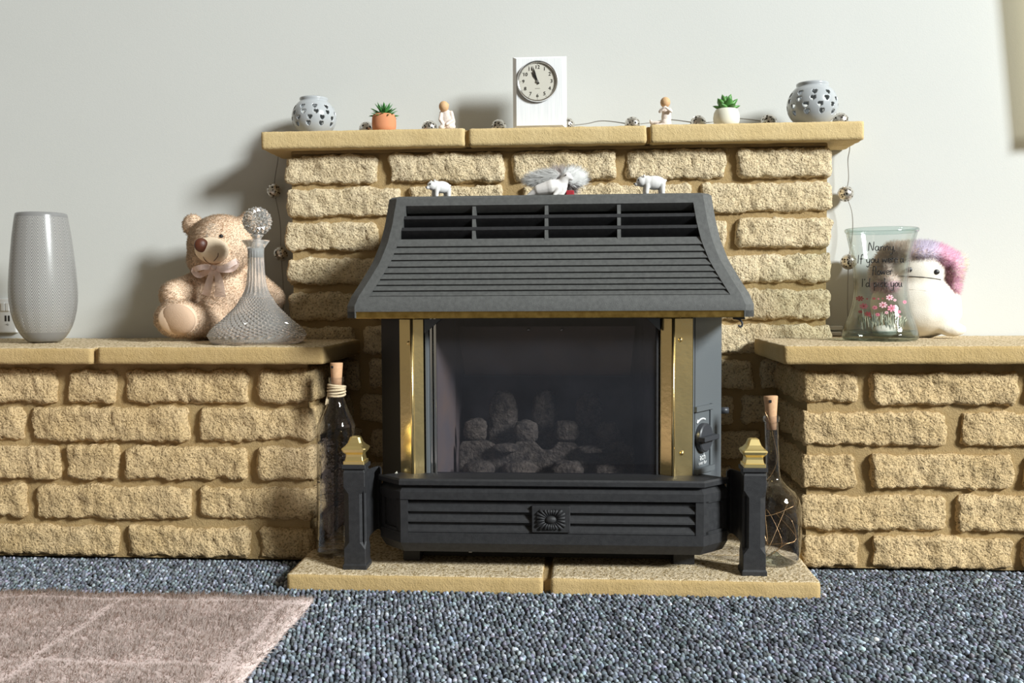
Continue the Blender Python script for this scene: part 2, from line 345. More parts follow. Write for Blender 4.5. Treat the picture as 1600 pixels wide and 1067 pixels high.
def strands(name, src, n, length, width, parent, colfn, lean=(0, 0, 0), jitter=0.45, accept=None, soft=True, lenvar=0.4, m='strands', nfix=None):
    """fur: n thin blades rooted all over the surface of mesh object src."""
    me = src.data; me.calc_loop_triangles(); nv = len(me.vertices)
    co = np.empty(nv * 3); me.vertices.foreach_get('co', co); co = co.reshape(-1, 3)
    vn = np.empty(nv * 3); me.vertices.foreach_get('normal', vn); vn = vn.reshape(-1, 3)
    nt_ = len(me.loop_triangles); tri = np.empty(nt_ * 3, dtype=np.int32); me.loop_triangles.foreach_get('vertices', tri); tri = tri.reshape(-1, 3)
    a, b_, c = co[tri[:, 0]], co[tri[:, 1]], co[tri[:, 2]]; ar = np.linalg.norm(np.cross(b_ - a, c - a), axis=1)
    pick = np.random.choice(nt_, n, p=ar / ar.sum()); u = np.random.rand(n, 1); v = np.random.rand(n, 1); fl = (u + v) > 1; u = np.where(fl, 1 - u, u); v = np.where(fl, 1 - v, v)
    p = a[pick] * (1 - u - v) + b_[pick] * u + c[pick] * v
    nn = vn[tri[pick, 0]] * (1 - u - v) + vn[tri[pick, 1]] * u + vn[tri[pick, 2]] * v; nn /= np.linalg.norm(nn, axis=1, keepdims=True) + 1e-9
    off = np.array(rootloc(parent)) if parent is not None else np.zeros(3)
    if accept is not None:
        k = accept(p + off, nn); p, nn = p[k], nn[k]; n = len(p)
    d = nn + np.random.normal(0, jitter, (n, 3)) + np.array(lean); d /= np.linalg.norm(d, axis=1, keepdims=True)
    L = length * (1 - lenvar * np.random.rand(n, 1)) if not callable(length) else length(p + off, nn)[:, None] * (1 - lenvar * np.random.rand(n, 1))
    side = np.cross(d, np.random.normal(0, 1, (n, 3))); side /= np.linalg.norm(side, axis=1, keepdims=True) + 1e-9
    gn = np.cross(side * 2, d + side); sw = (np.einsum('ij,ij->i', gn, nn) < 0)[:, None]; side = np.where(sw, -side, side)
    V = np.empty((n, 3, 3)); V[:, 0] = p - side * width - nn * 0.0005; V[:, 1] = p + side * width - nn * 0.0005; V[:, 2] = p + d * L
    mm = bpy.data.meshes.new(name); mm.vertices.add(n * 3); mm.vertices.foreach_set('co', V.ravel())
    mm.loops.add(n * 3); mm.loops.foreach_set('vertex_index', np.arange(n * 3, dtype=np.int32))
    mm.polygons.add(n); mm.polygons.foreach_set('loop_start', np.arange(0, n * 3, 3, dtype=np.int32)); mm.update(calc_edges=True)
    cols = colfn(p + off, nn); C3 = np.repeat(cols[:, None, :], 3, axis=1); C3[:, :2] *= 0.92
    set_tint(mm, np.concatenate([C3, np.ones((n, 3, 1))], axis=2)); mm.shade_smooth()
    if nfix is not None: nn = 0.45 * nn + np.array(nfix)[None]
    if soft: mm.normals_split_custom_set_from_vertices(np.repeat(0.9 * nn + 0.1 * d, 3, axis=0).tolist())
    return link(name, mm, m, parent, False, 'stuff')

# rough split stone: a rounded, finely divided block with noise pushed along the surface
def rough_block(x0, x1, y0, y1, z0, z1, r=0.009, amp=0.0072, step=0.0060, seed=0, fine=0.40, edge=0.0026):
    L = (x1 - x0, y1 - y0, z1 - z0); n = [max(2, int(round(l / step))) for l in L]
    idx, V, Fc = {}, [], []
    cc = Vector(((x0 + x1) / 2, (y0 + y1) / 2, (z0 + z1) / 2)); h = [l / 2 for l in L]; so = Vector((seed * 3.17, seed * 1.31, seed * 7.7))
    def vert(i, j, k):
        key = (i, j, k)
        if key in idx: return idx[key]
        q = Vector((-h[0] + L[0] * i / n[0], -h[1] + L[1] * j / n[1], -h[2] + L[2] * k / n[2]))
        inn = Vector([max(-(hh - r), min(hh - r, c)) for c, hh in zip(q, h)]); d = q - inn
        nrm = d.normalized() if d.length > 1e-6 else Vector((0, 0, 0)); q2 = inn + nrm * r if d.length > r else q
        w = q2 + cc + so
        s = noise.noise(w * 22) * 0.75 + noise.noise(Vector((w.x * 95, w.y * 60, w.z * 48))) * 0.6 + noise.noise(w * 190) * fine
        q2 = q2 + nrm * (s * amp - amp * 0.3)
        q2 += Vector((noise.noise(w * 40 + so), 0, noise.noise(w * 40 - so))) * edge
        idx[key] = len(V); V.append(q2 + cc); return idx[key]
    for ax in range(3):
        u, v = [(1, 2), (2, 0), (0, 1)][ax]
        for side in (0, n[ax]):
            for a in range(n[u]):
                for b_ in range(n[v]):
                    q = []
                    for da, db in ((0, 0), (1, 0), (1, 1), (0, 1)):
                        ijk = [0, 0, 0]; ijk[ax] = side; ijk[u] = a + da; ijk[v] = b_ + db; q.append(vert(*ijk))
                    Fc.append(tuple(q if side else q[::-1]))
    return V, Fc

# ------------------------------------------------------------------ the setting
YW, YC, YB = 2.185, 2.065, 1.785           # wall, chimney face, side block face
ZSH, ZSB = 0.415, 0.381                     # side shelf top / underside
ZMT, ZMB, YMF = 0.8625, 0.8235, 2.035       # mantel top / underside / front
ZHE, YHE = 0.027, 1.615                     # hearth top / front
T(part('wall_back', box(-3.2, 3.2, YW, YW + 0.1, 0, 2.6), 'wall'), 'pale grey painted wall behind the stone fireplace', kind='structure')
T(part('floor', box(-3.2, 3.2, -3.0, YW, -0.05, -0.004), 'carpet_base'), 'blue grey loop pile carpet floor', kind='structure')
def carpet_loops():
    px, py = 0.0072, 0.0092; pts = []
    rows = int((YB + 0.01 - 1.12) / py)
    for r in range(rows):
        y = 1.12 + r * py; lim = 0.60 * y + 0.40
        for c in range(int(2 * lim / px)):
            pts.append((-lim * 1.02 + (c + 0.5 * (r % 2)) * px, y))
    P = np.array(pts); n = len(P); P += np.random.normal(0, 0.0013, P.shape); keep = (P[:, 0] < xat(1760, 900, 1.785))
    P = P[keep]; n = len(P); k = 7; ang = np.arange(k) * 2 * np.pi / k; s = np.random.uniform(0.85, 1.2, (n, 1)); hgt = np.random.uniform(0.8, 1.25, n) * 0.0062
    rot = np.random.uniform(-0.5, 0.5, n) + 0.5
    V = np.empty((n, 2 * k + 1, 3))
    for ring, (rad, zf) in enumerate(((1.0, 0.0), (0.72, 0.72))):
        ex = np.cos(ang)[None] * 0.0036 * s * rad; ey = np.sin(ang)[None] * 0.0056 * s * rad
        V[:, ring * k:(ring + 1) * k, 0] = P[:, 0:1] + ex * np.cos(rot)[:, None] - ey * np.sin(rot)[:, None]
        V[:, ring * k:(ring + 1) * k, 1] = P[:, 1:2] + ex * np.sin(rot)[:, None] + ey * np.cos(rot)[:, None]
        V[:, ring * k:(ring + 1) * k, 2] = -0.0045 + hgt[:, None] * zf
    V[:, 2 * k, 0] = P[:, 0]; V[:, 2 * k, 1] = P[:, 1]; V[:, 2 * k, 2] = -0.0045 + hgt
    f = []
    for i in range(k):
        j = (i + 1) % k; f += [(i, j, k + j), (i, k + j, k + i), (k + i, k + j, 2 * k)]
    f = np.array(f); Fall = (np.arange(n) * (2 * k + 1))[:, None, None] + f[None]
    me = bpy.data.meshes.new('carpet_loops'); me.vertices.add(n * (2 * k + 1)); me.vertices.foreach_set('co', V.ravel())
    nf = Fall.shape[0] * Fall.shape[1]; me.loops.add(nf * 3); me.loops.foreach_set('vertex_index', Fall.ravel().astype(np.int32))
    me.polygons.add(nf); me.polygons.foreach_set('loop_start', np.arange(0, nf * 3, 3, dtype=np.int32)); me.update(calc_edges=True)
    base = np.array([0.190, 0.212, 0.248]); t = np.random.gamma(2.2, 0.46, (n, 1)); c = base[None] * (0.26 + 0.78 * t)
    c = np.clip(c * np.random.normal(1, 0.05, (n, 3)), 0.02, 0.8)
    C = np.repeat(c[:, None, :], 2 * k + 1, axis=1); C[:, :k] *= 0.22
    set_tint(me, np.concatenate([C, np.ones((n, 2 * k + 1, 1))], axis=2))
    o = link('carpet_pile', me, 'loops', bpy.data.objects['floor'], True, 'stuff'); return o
carpet_loops()

# ------------------------------------------------------------------ stone fireplace
fp = empty('stone_fireplace', (-0.05, 1.9, 0), 'buff split stone fireplace with raised mantel, two side plinths and hearth', 'fireplace')
XCL, XCR = -0.645, 0.528
XLB = xat(489, 700, YB); XRB = xat(1253, 700, YB)
breast = part('chimney_breast', box(XCL + 0.012, XCR - 0.012, YC + 0.013, YW, 0.0, ZMB), 'mortar', fp)
plinth_l = part('plinth', box(-1.6, XLB - 0.012, YB + 0.014, YW, 0.0, ZSB), 'mortar', fp)
plinth_r = part('plinth', box(XRB + 0.012, 1.35, YB + 0.014, YW, 0.0, ZSB), 'mortar', fp)
BS = [0]
def brick(parent, x0, x1, y0, y1, z0, z1, m):
    BS[0] += 1; j = lambda: random.uniform(-0.0015, 0.0015)
    return part('brick', rough_block(x0 + j(), x1 + j(), y0 + random.uniform(-0.003, 0.002), y1, z0 + j() * 0.6, z1 + j() * 0.6, seed=BS[0], r=random.uniform(0.010, 0.015)), m, parent, True)
def pz(py0, py1, px, Y): return zat(py1, px, Y), zat(py0, px, Y)
# chimney face: rows measured at the left (x~520) and right (x~1230)
rowsC = [((240, 288), [(443, 592), (608, 790), (800, 964), (978, 1135), (1151, 1308)]),
         ((292, 339), [(444, 626), (640, 786), (812, 1081), (1094, 1309)]),
         ((346, 393), [(445, 591), (606, 790), (804, 960), (976, 1137), (1150, 1310)]),
         ((401, 447), [(444, 640), (655, 800), (815, 960), (975, 1118), (1131, 1310)]),
         ((456, 502), [(444, 560), (575, 740), (755, 930), (945, 1090), (1105, 1310)]),
         ((508, 555), [(446, 552), (564, 740), (755, 930), (945, 1085), (1098, 1308)]),
         ((562, 609), [(480, 560), (572, 660), (1080, 1180), (1190, 1250)]),
         ((616, 662), [(480, 545), (556, 660), (1080, 1150), (1160, 1250)]),
         ((669, 715), [(480, 560), (572, 660), (1080, 1190), (1200, 1250)]),
         ((722, 768), [(480, 545), (556, 660), (1080, 1150), (1160, 1250)]),
         ((775, 800), [(480, 560), (572, 660), (1080, 1190), (1200, 1250)])]
for (y0, y1), xs in rowsC:
    z0, z1 = pz(y0, y1, 520, YC)
    for a, b_ in xs:
        brick(breast, max(xat(a, 400, YC), XCL), min(xat(b_, 400, YC), XCR), YC - 0.002, YC + 0.10, z0, z1, 'brick_pale')
# side plinths
rowsL = [((576, 632), [(-330, -205), (-192, -84), (-70, 88), (104, 180), (192, 388), (400, 489)]), ((636, 691), [(-330, -125), (-110, 34), (44, 292), (306, 489)]),
         ((697, 752), [(-330, -190), (-178, -74), (-60, 90), (98, 181), (187, 384), (397, 489)]), ((760, 814), [(-330, -114), (-100, 34), (49, 296), (306, 489)]), ((822, 876), [(-330, -200), (-187, -74), (-60, 178), (187, 386), (396, 489)])]
rowsR = [((580, 634), [(1253, 1345), (1359, 1593), (1606, 1760), (1774, 1960)]), ((643, 699), [(1253, 1485), (1503, 1700), (1714, 1960)]),
         ((710, 765), [(1253, 1343), (1363, 1588), (1602, 1740), (1754, 1960)]), ((774, 832), [(1253, 1486), (1500, 1700), (1714, 1960)]), ((838, 891), [(1253, 1347), (1362, 1591), (1604, 1740), (1754, 1960)])]
for side, rows, par, px in ((-1, rowsL, plinth_l, 250), (1, rowsR, plinth_r, 1420)):
    for k, ((y0, y1), xs) in enumerate(rows):
        z0, z1 = pz(y0, y1, px, YB); z0 = max(z0, 0.001)
        for a, b_ in xs:
            x0, x1 = xat(a, 650, YB), xat(b_, 650, YB); end = (b_ == 489 or a == 1253)
            if end and k % 2 == 0: brick(par, x0, x1, YB, YC - 0.006, z0, z1, 'brick')
            else:
                brick(par, x0, x1, YB, YB + 0.10, z0, z1, 'brick')
                if end:
                    if side < 0: brick(par, x1 - 0.10, x1, YB + 0.112, YC - 0.006, z0, z1, 'brick')
                    else: brick(par, x0, x0 + 0.10, YB + 0.112, YC - 0.006, z0, z1, 'brick')
# slabs
def slab(name, x0, x1, y0, y1, z0, z1, seed):
    mm = 'slab' if name == 'mantel_slab' else 'slab_dim'
    return part(name, rough_block(x0, x1, y0, y1, z0, z1, r=0.004, amp=0.0007, step=0.007, seed=seed, fine=0.9, edge=0.0009), mm, fp, True)
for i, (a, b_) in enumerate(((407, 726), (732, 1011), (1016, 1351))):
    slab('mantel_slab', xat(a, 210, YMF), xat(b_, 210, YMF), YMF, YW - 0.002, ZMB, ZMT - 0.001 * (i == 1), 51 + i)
for a, b_ in ((726, 732), (1011, 1016)): part('mortar_joint', box(xat(a, 210, YMF), xat(b_, 210, YMF), YMF + 0.010, YW - 0.003, ZMB + 0.002, ZMT - 0.004), 'mortar', fp)
part('mortar_bed', box(XCL + 0.016, XCR - 0.016, YC + 0.004, YW, zat(238, 520, YC) - 0.002, ZMB), 'mortar', fp)
XS1 = xat(505, 540, 1.755); XS2 = xat(1225, 545, 1.755)
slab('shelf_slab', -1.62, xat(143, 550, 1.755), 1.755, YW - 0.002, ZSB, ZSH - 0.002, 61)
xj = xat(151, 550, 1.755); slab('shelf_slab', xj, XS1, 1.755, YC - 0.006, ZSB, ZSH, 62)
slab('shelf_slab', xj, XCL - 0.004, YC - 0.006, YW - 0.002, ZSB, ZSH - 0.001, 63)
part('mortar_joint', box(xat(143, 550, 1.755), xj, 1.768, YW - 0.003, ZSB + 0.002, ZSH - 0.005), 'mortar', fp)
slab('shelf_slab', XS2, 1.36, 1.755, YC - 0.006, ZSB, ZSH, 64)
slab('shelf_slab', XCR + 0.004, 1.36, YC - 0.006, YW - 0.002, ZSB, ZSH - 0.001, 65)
xh0, xhj, xh1 = xat(447, 905, YHE), xat(848, 905, YHE), xat(1283, 915, YHE)
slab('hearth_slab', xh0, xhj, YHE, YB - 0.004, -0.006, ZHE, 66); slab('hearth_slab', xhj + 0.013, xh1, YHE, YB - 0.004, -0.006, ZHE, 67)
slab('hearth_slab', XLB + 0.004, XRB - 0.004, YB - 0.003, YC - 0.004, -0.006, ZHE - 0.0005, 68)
part('mortar_joint', box(xhj, xhj + 0.013, YHE + 0.014, YB - 0.006, -0.004, ZHE - 0.006), 'mortar', fp)
# ------------------------------------------------------------------ gas fire
gf = empty('gas_fire', (-0.06, 1.75, ZHE), 'black cast iron gas fire with flared ribbed hood and brass trim on the stone hearth', 'fireplace heater')
gf['category'] = 'gas fire'
XC = -0.0595; CH = 0.017; YBK = 2.052
z_top = zat(304, 860, 1.728); z_fe = zat(477, 860, 1.663); z_fb = zat(486, 860, 1.663); z_lip = zat(496, 860, 1.663)
tS = [0, .06, .11, .26, .43, .61, .79, .91, 1.0]; sS = [0.0, .02, .045, .115, .23, .42, .70, .90, 1.0]
def flare(z):
    t = (z_top - z) / (z_top - z_fe); return float(np.interp(min(max(t, 0), 1), tS, sS))
W0, W1 = 0.2905, 0.3555
def hw(z): return W0 + (W1 - W0) * flare(z)
def hy(z): return 1.728 - 0.065 * flare(z)
BW = 0.019                                   # frame border beside the ribbed field
def hi(z): return hw(z) - CH - BW
zv0, zv1 = zat(319, 860, 1.725), zat(372, 860, 1.722)
bz = [zat(y, 720, 1.715 - 0.03 * i / 9) for i, y in enumerate([373, 385, 395.5, 406, 416.5, 426.5, 436, 445, 454, 462.5])]
levels = sorted(set([z_top, z_top - 0.004, zv0, zv1] + list(np.linspace(z_top - 0.01, z_fe, 22)) + [z_fb, z_lip, bz[-1]]), reverse=True)
def hood():
    V, Fc = [], []
    def v(x, y, z): V.append((XC + x, y, z)); return len(V) - 1
    def q(*i): Fc.append(tuple(i))
    L = levels; ring = []
    for z in L:
        w, y = hw(z), hy(z); wi = hi(z)
        if z == z_top: w -= 0.004; y += 0.004
        ring.append([v(-w, YBK, z), v(-w, y + CH, z), v(-w + CH, y, z), v(-wi, y, z), v(wi, y, z), v(w - CH, y, z), v(w, y + CH, z), v(w, YBK, z)])
    for a in range(len(L) - 1):
        A, B = ring[a], ring[a + 1]; zm = (L[a] + L[a + 1]) / 2
        for i in (0, 1, 5, 6): q(A[i], B[i], B[i + 1], A[i + 1])
        if zm > z_fb:
            for i in (2, 4): q(A[i], B[i], B[i + 1], A[i + 1])
        if zm > zv0 or (bz[-1] > zm > z_fb): q(A[3], B[3], B[4], A[4])
        elif zm <= zv0 and zm > bz[-1]:
            d = 0.013 if zm < zv1 else 0.055
            n = [v(-hi(L[a]), hy(L[a]) + d, L[a]), v(-hi(L[a + 1]), hy(L[a + 1]) + d, L[a + 1]), v(hi(L[a]), hy(L[a]) + d, L[a]), v(hi(L[a + 1]), hy(L[a + 1]) + d, L[a + 1])]
            q(A[3], B[3], n[1], n[0]); q(n[2], n[3], B[4], A[4])
            if zm < zv1: q(n[0], n[1], n[3], n[2])
    q(*ring[0][::-1])
    # underside of the top border and the bottom of the hood
    zz = zv0; q(v(-hi(zz), hy(zz), zz), v(hi(zz), hy(zz), zz), v(hi(zz), hy(zz) + .015, zz - .0125), v(-hi(zz), hy(zz) + .015, zz - .0125)); q(v(-hi(zz), hy(zz) + .015, zz - .0125), v(hi(zz), hy(zz) + .015, zz - .0125), v(hi(zz), hy(zz) + .05, zz - .0125), v(-hi(zz), hy(zz) + .05, zz - .0125))
    q(v(-W1 + CH, 1.663, z_fb), v(W1 - CH, 1.663, z_fb), v(W1 - CH, YBK, z_fb), v(-W1 + CH, YBK, z_fb))
    for s in (-1, 1):                         # dark lip ends on both sides of the brass strip
        k = [(s * W1, 1.663 + CH), (s * (W1 - CH), 1.663), (s * (W1 - CH - .002), 1.663), (s * (W1 - CH - .002), YBK), (s * W1, YBK)]
        A = [v(x, y, z_fb) for x, y in k]; B = [v(x, y, z_lip) for x, y in k]
        for i in range(5): q(A[i], A[(i + 1) % 5], B[(i + 1) % 5], B[i])
        q(*B)
    return V, Fc
hd = autosmooth(part('hood', hood(), 'pale_iron', gf), 25)
part('vent_cavity', box(XC - hi(zv1), XC + hi(zv1), hy(zv1) + 0.05, hy(zv1) + 0.054, zv1 - .004, zv0), 'black', hd)
part('vent_floor', box(XC - hi(zv1), XC + hi(zv1), hy(zv1) + 0.010, hy(zv1) + 0.054, zv1 - .004, zv1 - .002), 'iron', hd)
def louvre(z):
    y, w = hy(z), hi(z) + 0.002
    pr = [(y + .001, z + .003), (y + .001, z - .0025), (y + .016, z - .0165), (y + .040, z - .0175), (y + .040, z - .014), (y + .018, z - .012), (y + .006, z + .0035)]
    return prism([(a, b_) for a, b_ in pr], XC - w, XC + w, 'x')
for py in (340.5, 358.5): part('vent_fin', louvre(zat(py, 860, 1.76)), 'iron', hd)
for px in (744, 855, 966):
    x = xat(px, 345, 1.76); V = []
    pr = [(hy(zv0) + .003, zv0 + .001), (hy(zv1) + .003, zv1 - .003), (hy(zv1) + .035, zv1 - .003), (hy(zv0) + .035, zv0 + .001)]
    part('vent_bar', prism(pr, x - .0032, x + .0032, 'x'), 'pale_iron', hd)
for i in range(9):
    zt, zb = bz[i], bz[i + 1]; w0, w1 = hi(zt) + .0005, hi(zb) + .0005; yt, yb = hy(zt) + .0050, hy(zb) + .0008; yk = hy(zb) + .0125
    V = [(XC - w0, yt, zt), (XC + w0, yt, zt), (XC - w1, yb, zb + .001), (XC + w1, yb, zb + .001), (XC - w1, yb + .0008, zb), (XC + w1, yb + .0008, zb), (XC - w1, yk, zb + .0002), (XC + w1, yk, zb + .0002)]
    part('slat', (V, [(0, 2, 3, 1), (2, 4, 5, 3), (4, 6, 7, 5), (0, 6, 4, 2), (1, 3, 5, 7)]), 'pale_iron', hd)
part('brass_strip', bevbox(XC - W1 + CH + .001, XC + W1 - CH - .001, 1.6665, 1.676, zat(497, 860, 1.666), z_fb + .001, .0012), 'brass_worn', gf, label='brass strip under the hood')
hk = at(1160, 497, 1.68); part('latch_hook', join(tube(catmull([hk + Vector(d) for d in ((-.012, 0, 0), (-.004, 0, -.003), (0, 0, -.010), (-.003, 0, -.015), (-.007, 0, -.012))]), .0018), box(hk.x - .016, hk.x + .004, hk.y - .002, hk.y + .002, hk.z - .002, hk.z + .002)), 'dark_plastic', gf)
# body
zt_b = z_fb - 0.002; zb_b = ZHE + 0.045
xl0, xl1 = xat(597, 620, 1.82), xat(632, 620, 1.724); xr0, xr1 = xat(1127, 620, 1.82), xat(1083, 620, 1.724)
part('side_panel', prism([(xl0, 2.05), (xl0, 1.82), (xl1, 1.724), (xl1 + .004, 1.728), (xl0 + .02, 1.87), (xl0 + .02, 2.05)], zb_b, zt_b), 'black', gf)  # black beside its grey twin: this side's shade is put into the colour
sp = part('side_panel', prism([(xr0, 2.05), (xr0 - .02, 2.05), (xr0 - .02, 1.87), (xr1 - .004, 1.728), (xr1, 1.724), (xr0, 1.82)], zb_b, zt_b), 'grey_enamel', gf, label='grey side panel holding the control knob')
# columns of bent brass
def column(x0, xb0, xb1, x1, ins):
    y0, ym, y1 = 1.724, 1.709, 1.718
    pl = [(x0, y0), (xb0, ym + .0035), (xb0, ym), ((xb0 + xb1) / 2, ym - .0015), (xb1, ym), (xb1, ym + .0035), (x1, y1), (x1, y1 + .014), (x0, y0 + .014)]
    return prism(pl, ZHE + .105, zat(497.5, 860, 1.76))
xs = lambda p: xat(p, 620, 1.76)
cl = part('brass_column', column(xs(631), xs(648.5), xs(654.5), xs(668), 1), 'brass', gf)
cr = part('brass_column', column(xs(1029), xs(1045), xs(1050.5), xs(1078), 1), 'brass', gf)
for par, px in ((cl, 651.5), (cr, 1047.7)): part('bead', tube([(xs(px), 1.7095, ZHE + .105), (xs(px), 1.7095, zat(497.5, 860, 1.71))], .0030, 12), 'brass', par, True)
for par, px, py in ((cl, 639, 536), (cl, 643, 709), (cr, 1063, 531), (cr, 1065, 708)):
    c = at(px, py, 1.715); part('bolt', ellip(c, (.0042, .0042, .0042), None, 10, 6), 'brass', par, True)
part('edge_strip', box(xs(1079), xs(1083), 1.728, 1.730, ZHE + .105, zt_b), 'iron', gf)
# glass front and its bright frame
for a, b_, mm in ((670, 676, 'grey_enamel'), (677, 681, 'chrome'), (683, 687, 'chrome'), (1022, 1026, 'iron')):
    part('glass_frame', bevbox(xs(a), xs(b_), 1.720, 1.728, ZHE + .105, zt_b, .001, 1), mm, gf)
part('glass_pane', box(xs(687), xs(1022), 1.723, 1.726, ZHE + .10, zt_b), 'fireglass', gf, label='smoky glass window of the fire')
for a, b_, s in ((670, 696, 1), (1008, 1028, -1)):
    x0, x1 = xs(a), xs(b_); zt = zat(498, 860, 1.718); p = [(x0, zt), (x1, zt), (x0, zt - .026)] if s > 0 else [(x0, zt), (x1, zt), (x1, zt - .022)]
    part('corner_gusset', prism(p, 1.716, 1.720, 'y'), 'grey_enamel', gf)
# firebox
fb = part('firebox', join(box(xs(672), xs(1026), 1.985, 1.995, ZHE + .04, zt_b), box(xs(668), xs(1030), 1.727, 1.99, zt_b - .004, zt_b), box(xs(668), xs(1030), 1.727, 1.99, ZHE + .085, ZHE + .09)), 'firebox', gf)
def wing_wall(pts):
    a = [Vector(p) for p in catmull([(x, y, 0) for x, y in pts], 5)]; V = []; Fc = []
    for p in a: V += [(p.x, p.y, ZHE + .09), (p.x, p.y, zt_b)]
    for i in range(len(a) - 1): Fc.append((2 * i, 2 * i + 2, 2 * i + 3, 2 * i + 1))
    return V, Fc
part('cheek', wing_wall([(xs(686), 1.730), (xs(700), 1.85), (xat(712, 600, 1.90), 1.90), (xat(722, 600, 1.96), 1.985)]), 'baffle', fb, True)  # paler than the right cheek: light on this side is put into the colour
part('cheek', wing_wall([(xs(1023), 1.730), (xs(1012), 1.85), (xat(1003, 600, 1.90), 1.90), (xat(990, 600, 1.96), 1.985)]), 'firebox', fb, True)
zq0, zq1 = zat(510, 860, 1.93), zat(587, 860, 1.955)
V = [(xat(714, 510, 1.93), 1.93, zq0), (xat(993, 510, 1.93), 1.93, zq0), (xat(984, 587, 1.955), 1.955, zq1), (xat(727, 587, 1.955), 1.955, zq1)]
V2 = V + [(x, y + .004, z) for x, y, z in V]
bf = part('baffle_plate', (V2, [(0, 3, 2, 1), (4, 5, 6, 7), (0, 1, 5, 4), (1, 2, 6, 5), (2, 3, 7, 6), (3, 0, 4, 7)]), 'baffle', fb)
part('baffle_lip', box(xat(727, 587, 1.955), xat(984, 587, 1.955), 1.948, 1.956, zq1 - .002, zq1), 'grey_enamel', fb)
for px in (826, 878): part('bolt', ellip(at(px, 515, 1.929), (.004, .003, .004), None, 10, 6), 'chrome', fb, True)
# ceramic fuel bed and coals
def coal(px, py, Y, wx, wz, seed, k=0.75):
    c = at(px, py, Y); s = Y / F; rx, rz = wx * s / 2, wz * s / 2; V, Fc = ellip((0, 0, 0), (1, 1, 1), None, 22, 14); out = []
    for v in V:
        v = Vector(v); v = Vector([math.copysign(abs(t) ** 0.72, t) for t in v]); w = v * 1.9 + Vector((seed * 3.1, seed, 0))
        v = v * (1 + 0.16 * noise.noise(w) + 0.09 * noise.noise(w * 2.7))
        out.append(c + Vector((v.x * rx, v.y * rx * k, v.z * rz)))
    return out, Fc
prof = [(718, 742), (718, 697), (722, 689), (760, 687), (772, 692), (783, 703), (796, 702), (808, 689), (836, 689), (848, 702), (862, 702), (872, 690), (898, 691), (910, 703), (925, 702), (938, 691), (972, 690), (990, 700), (994, 742)]
bedp = [at(x, y, 1.835) for x, y in prof]
bed = part('fuel_bed', prism([(p.x, p.z) for p in bedp], 1.835, 1.83, 'y', .003), 'coal', gf, label='grey ceramic fuel bed')
for i, (px, py, w, h, Y) in enumerate(((748, 736, 50, 32, 1.80), (812, 735, 54, 32, 1.80), (886, 736, 50, 32, 1.80), (954, 738, 52, 28, 1.80), (743, 672, 37, 36, 1.85), (822, 674, 38, 34, 1.85), (886, 674, 38, 34, 1.85), (950, 676, 38, 34, 1.85),
                                        (786, 644, 44, 66, 1.90), (851, 640, 40, 62, 1.90), (920, 644, 42, 60, 1.90), (790, 700, 40, 14, 1.82), (926, 702, 46, 12, 1.82), (800, 690, 92, 64, 1.915), (866, 692, 76, 56, 1.915), (934, 692, 84, 56, 1.915))):
    part('coal', coal(px, py, Y, w, h, i + 1), 'coal', bed, True)
# control knob
ez = Vector((xr0 - xr1, 1.82 - 1.724, 0)).normalized(); nn = Vector((ez.y, -ez.x, 0))         # along the panel / out of it
def onpan(px, py):
    best = None
    for k in range(200):
        t = k / 199; p = Vector((xr1 + (xr0 - xr1) * t, 1.724 + (1.82 - 1.724) * t, 0)); q = at(px, py, p.y)
        e = abs(q.x - p.x)
        if best is None or e < best[0]: best = (e, Vector((p.x, p.y, q.z)), t)
    return best[1]
Z3 = Vector((0, 0, 1))
def pbox(a, b_, z0, z1, d0, d1):
    V = []
    for z in (z0, z1):
        for p, d in ((a, d0), (b_, d0), (b_, d1), (a, d1)):
            q = p + nn * d; V.append((q.x, q.y, z))
    return V, [(0, 3, 2, 1), (4, 5, 6, 7), (0, 1, 5, 4), (1, 2, 6, 5), (2, 3, 7, 6), (3, 0, 4, 7)]
pa, pb = onpan(1084, 640), onpan(1111, 640); pt = onpan(1097, 633); pd = onpan(1097, 729)
part('knob_surround', join(pbox(pa, pb, onpan(1097, 641).z, pt.z, -.001, .006), pbox(pa, pb, onpan(1097, 737).z, pd.z, -.001, .008), pbox(onpan(1108, 640), pb, pd.z, pt.z, -.001, .003)), 'grey_enamel', sp)
kc = onpan(1096, 683); R = Matrix((ez, Z3, nn)).transposed()
KR = 0.0262
kn = part('control_knob', place(lathe((0, 0), [(KR, 0), (KR, .008), (KR - .002, .010)], 28), frame_at(kc + nn * .001, ez, Z3, nn)), 'dark_plastic', sp)
autosmooth(kn)
part('knob_grip', place(bevbox(-KR - .003, KR + .003, -.0042, .0042, .008, .022, .001, 1), frame_at(kc, ez, Z3, nn)), 'dark_plastic', kn)
arc = [kc + ez * (.034 * math.cos(t)) + Z3 * (.034 * math.sin(t)) + nn * .0012 for t in np.linspace(2.2, 1.2, 8)]
part('dial_mark', join(tube(arc, .0016, 5), tube([arc[0], arc[0] + Z3 * .006 + ez * .003], .0012, 5)), 'trim_white', sp)
for s, dz, sz in (('ach', -.036, .017), ('over for', -.0465, .0095)):
    part('panel_lettering', place(text_geo(s, sz), frame_at(kc + Z3 * dz + nn * .0015 + ez * .002, ez, Z3, nn)), 'trim_white', sp)
rp = at(1124, 641, 1.83); part('spindle', tube([rp, rp + Vector((.017, 0, 0))], .0062, 12), 'dark_plastic', gf, True)
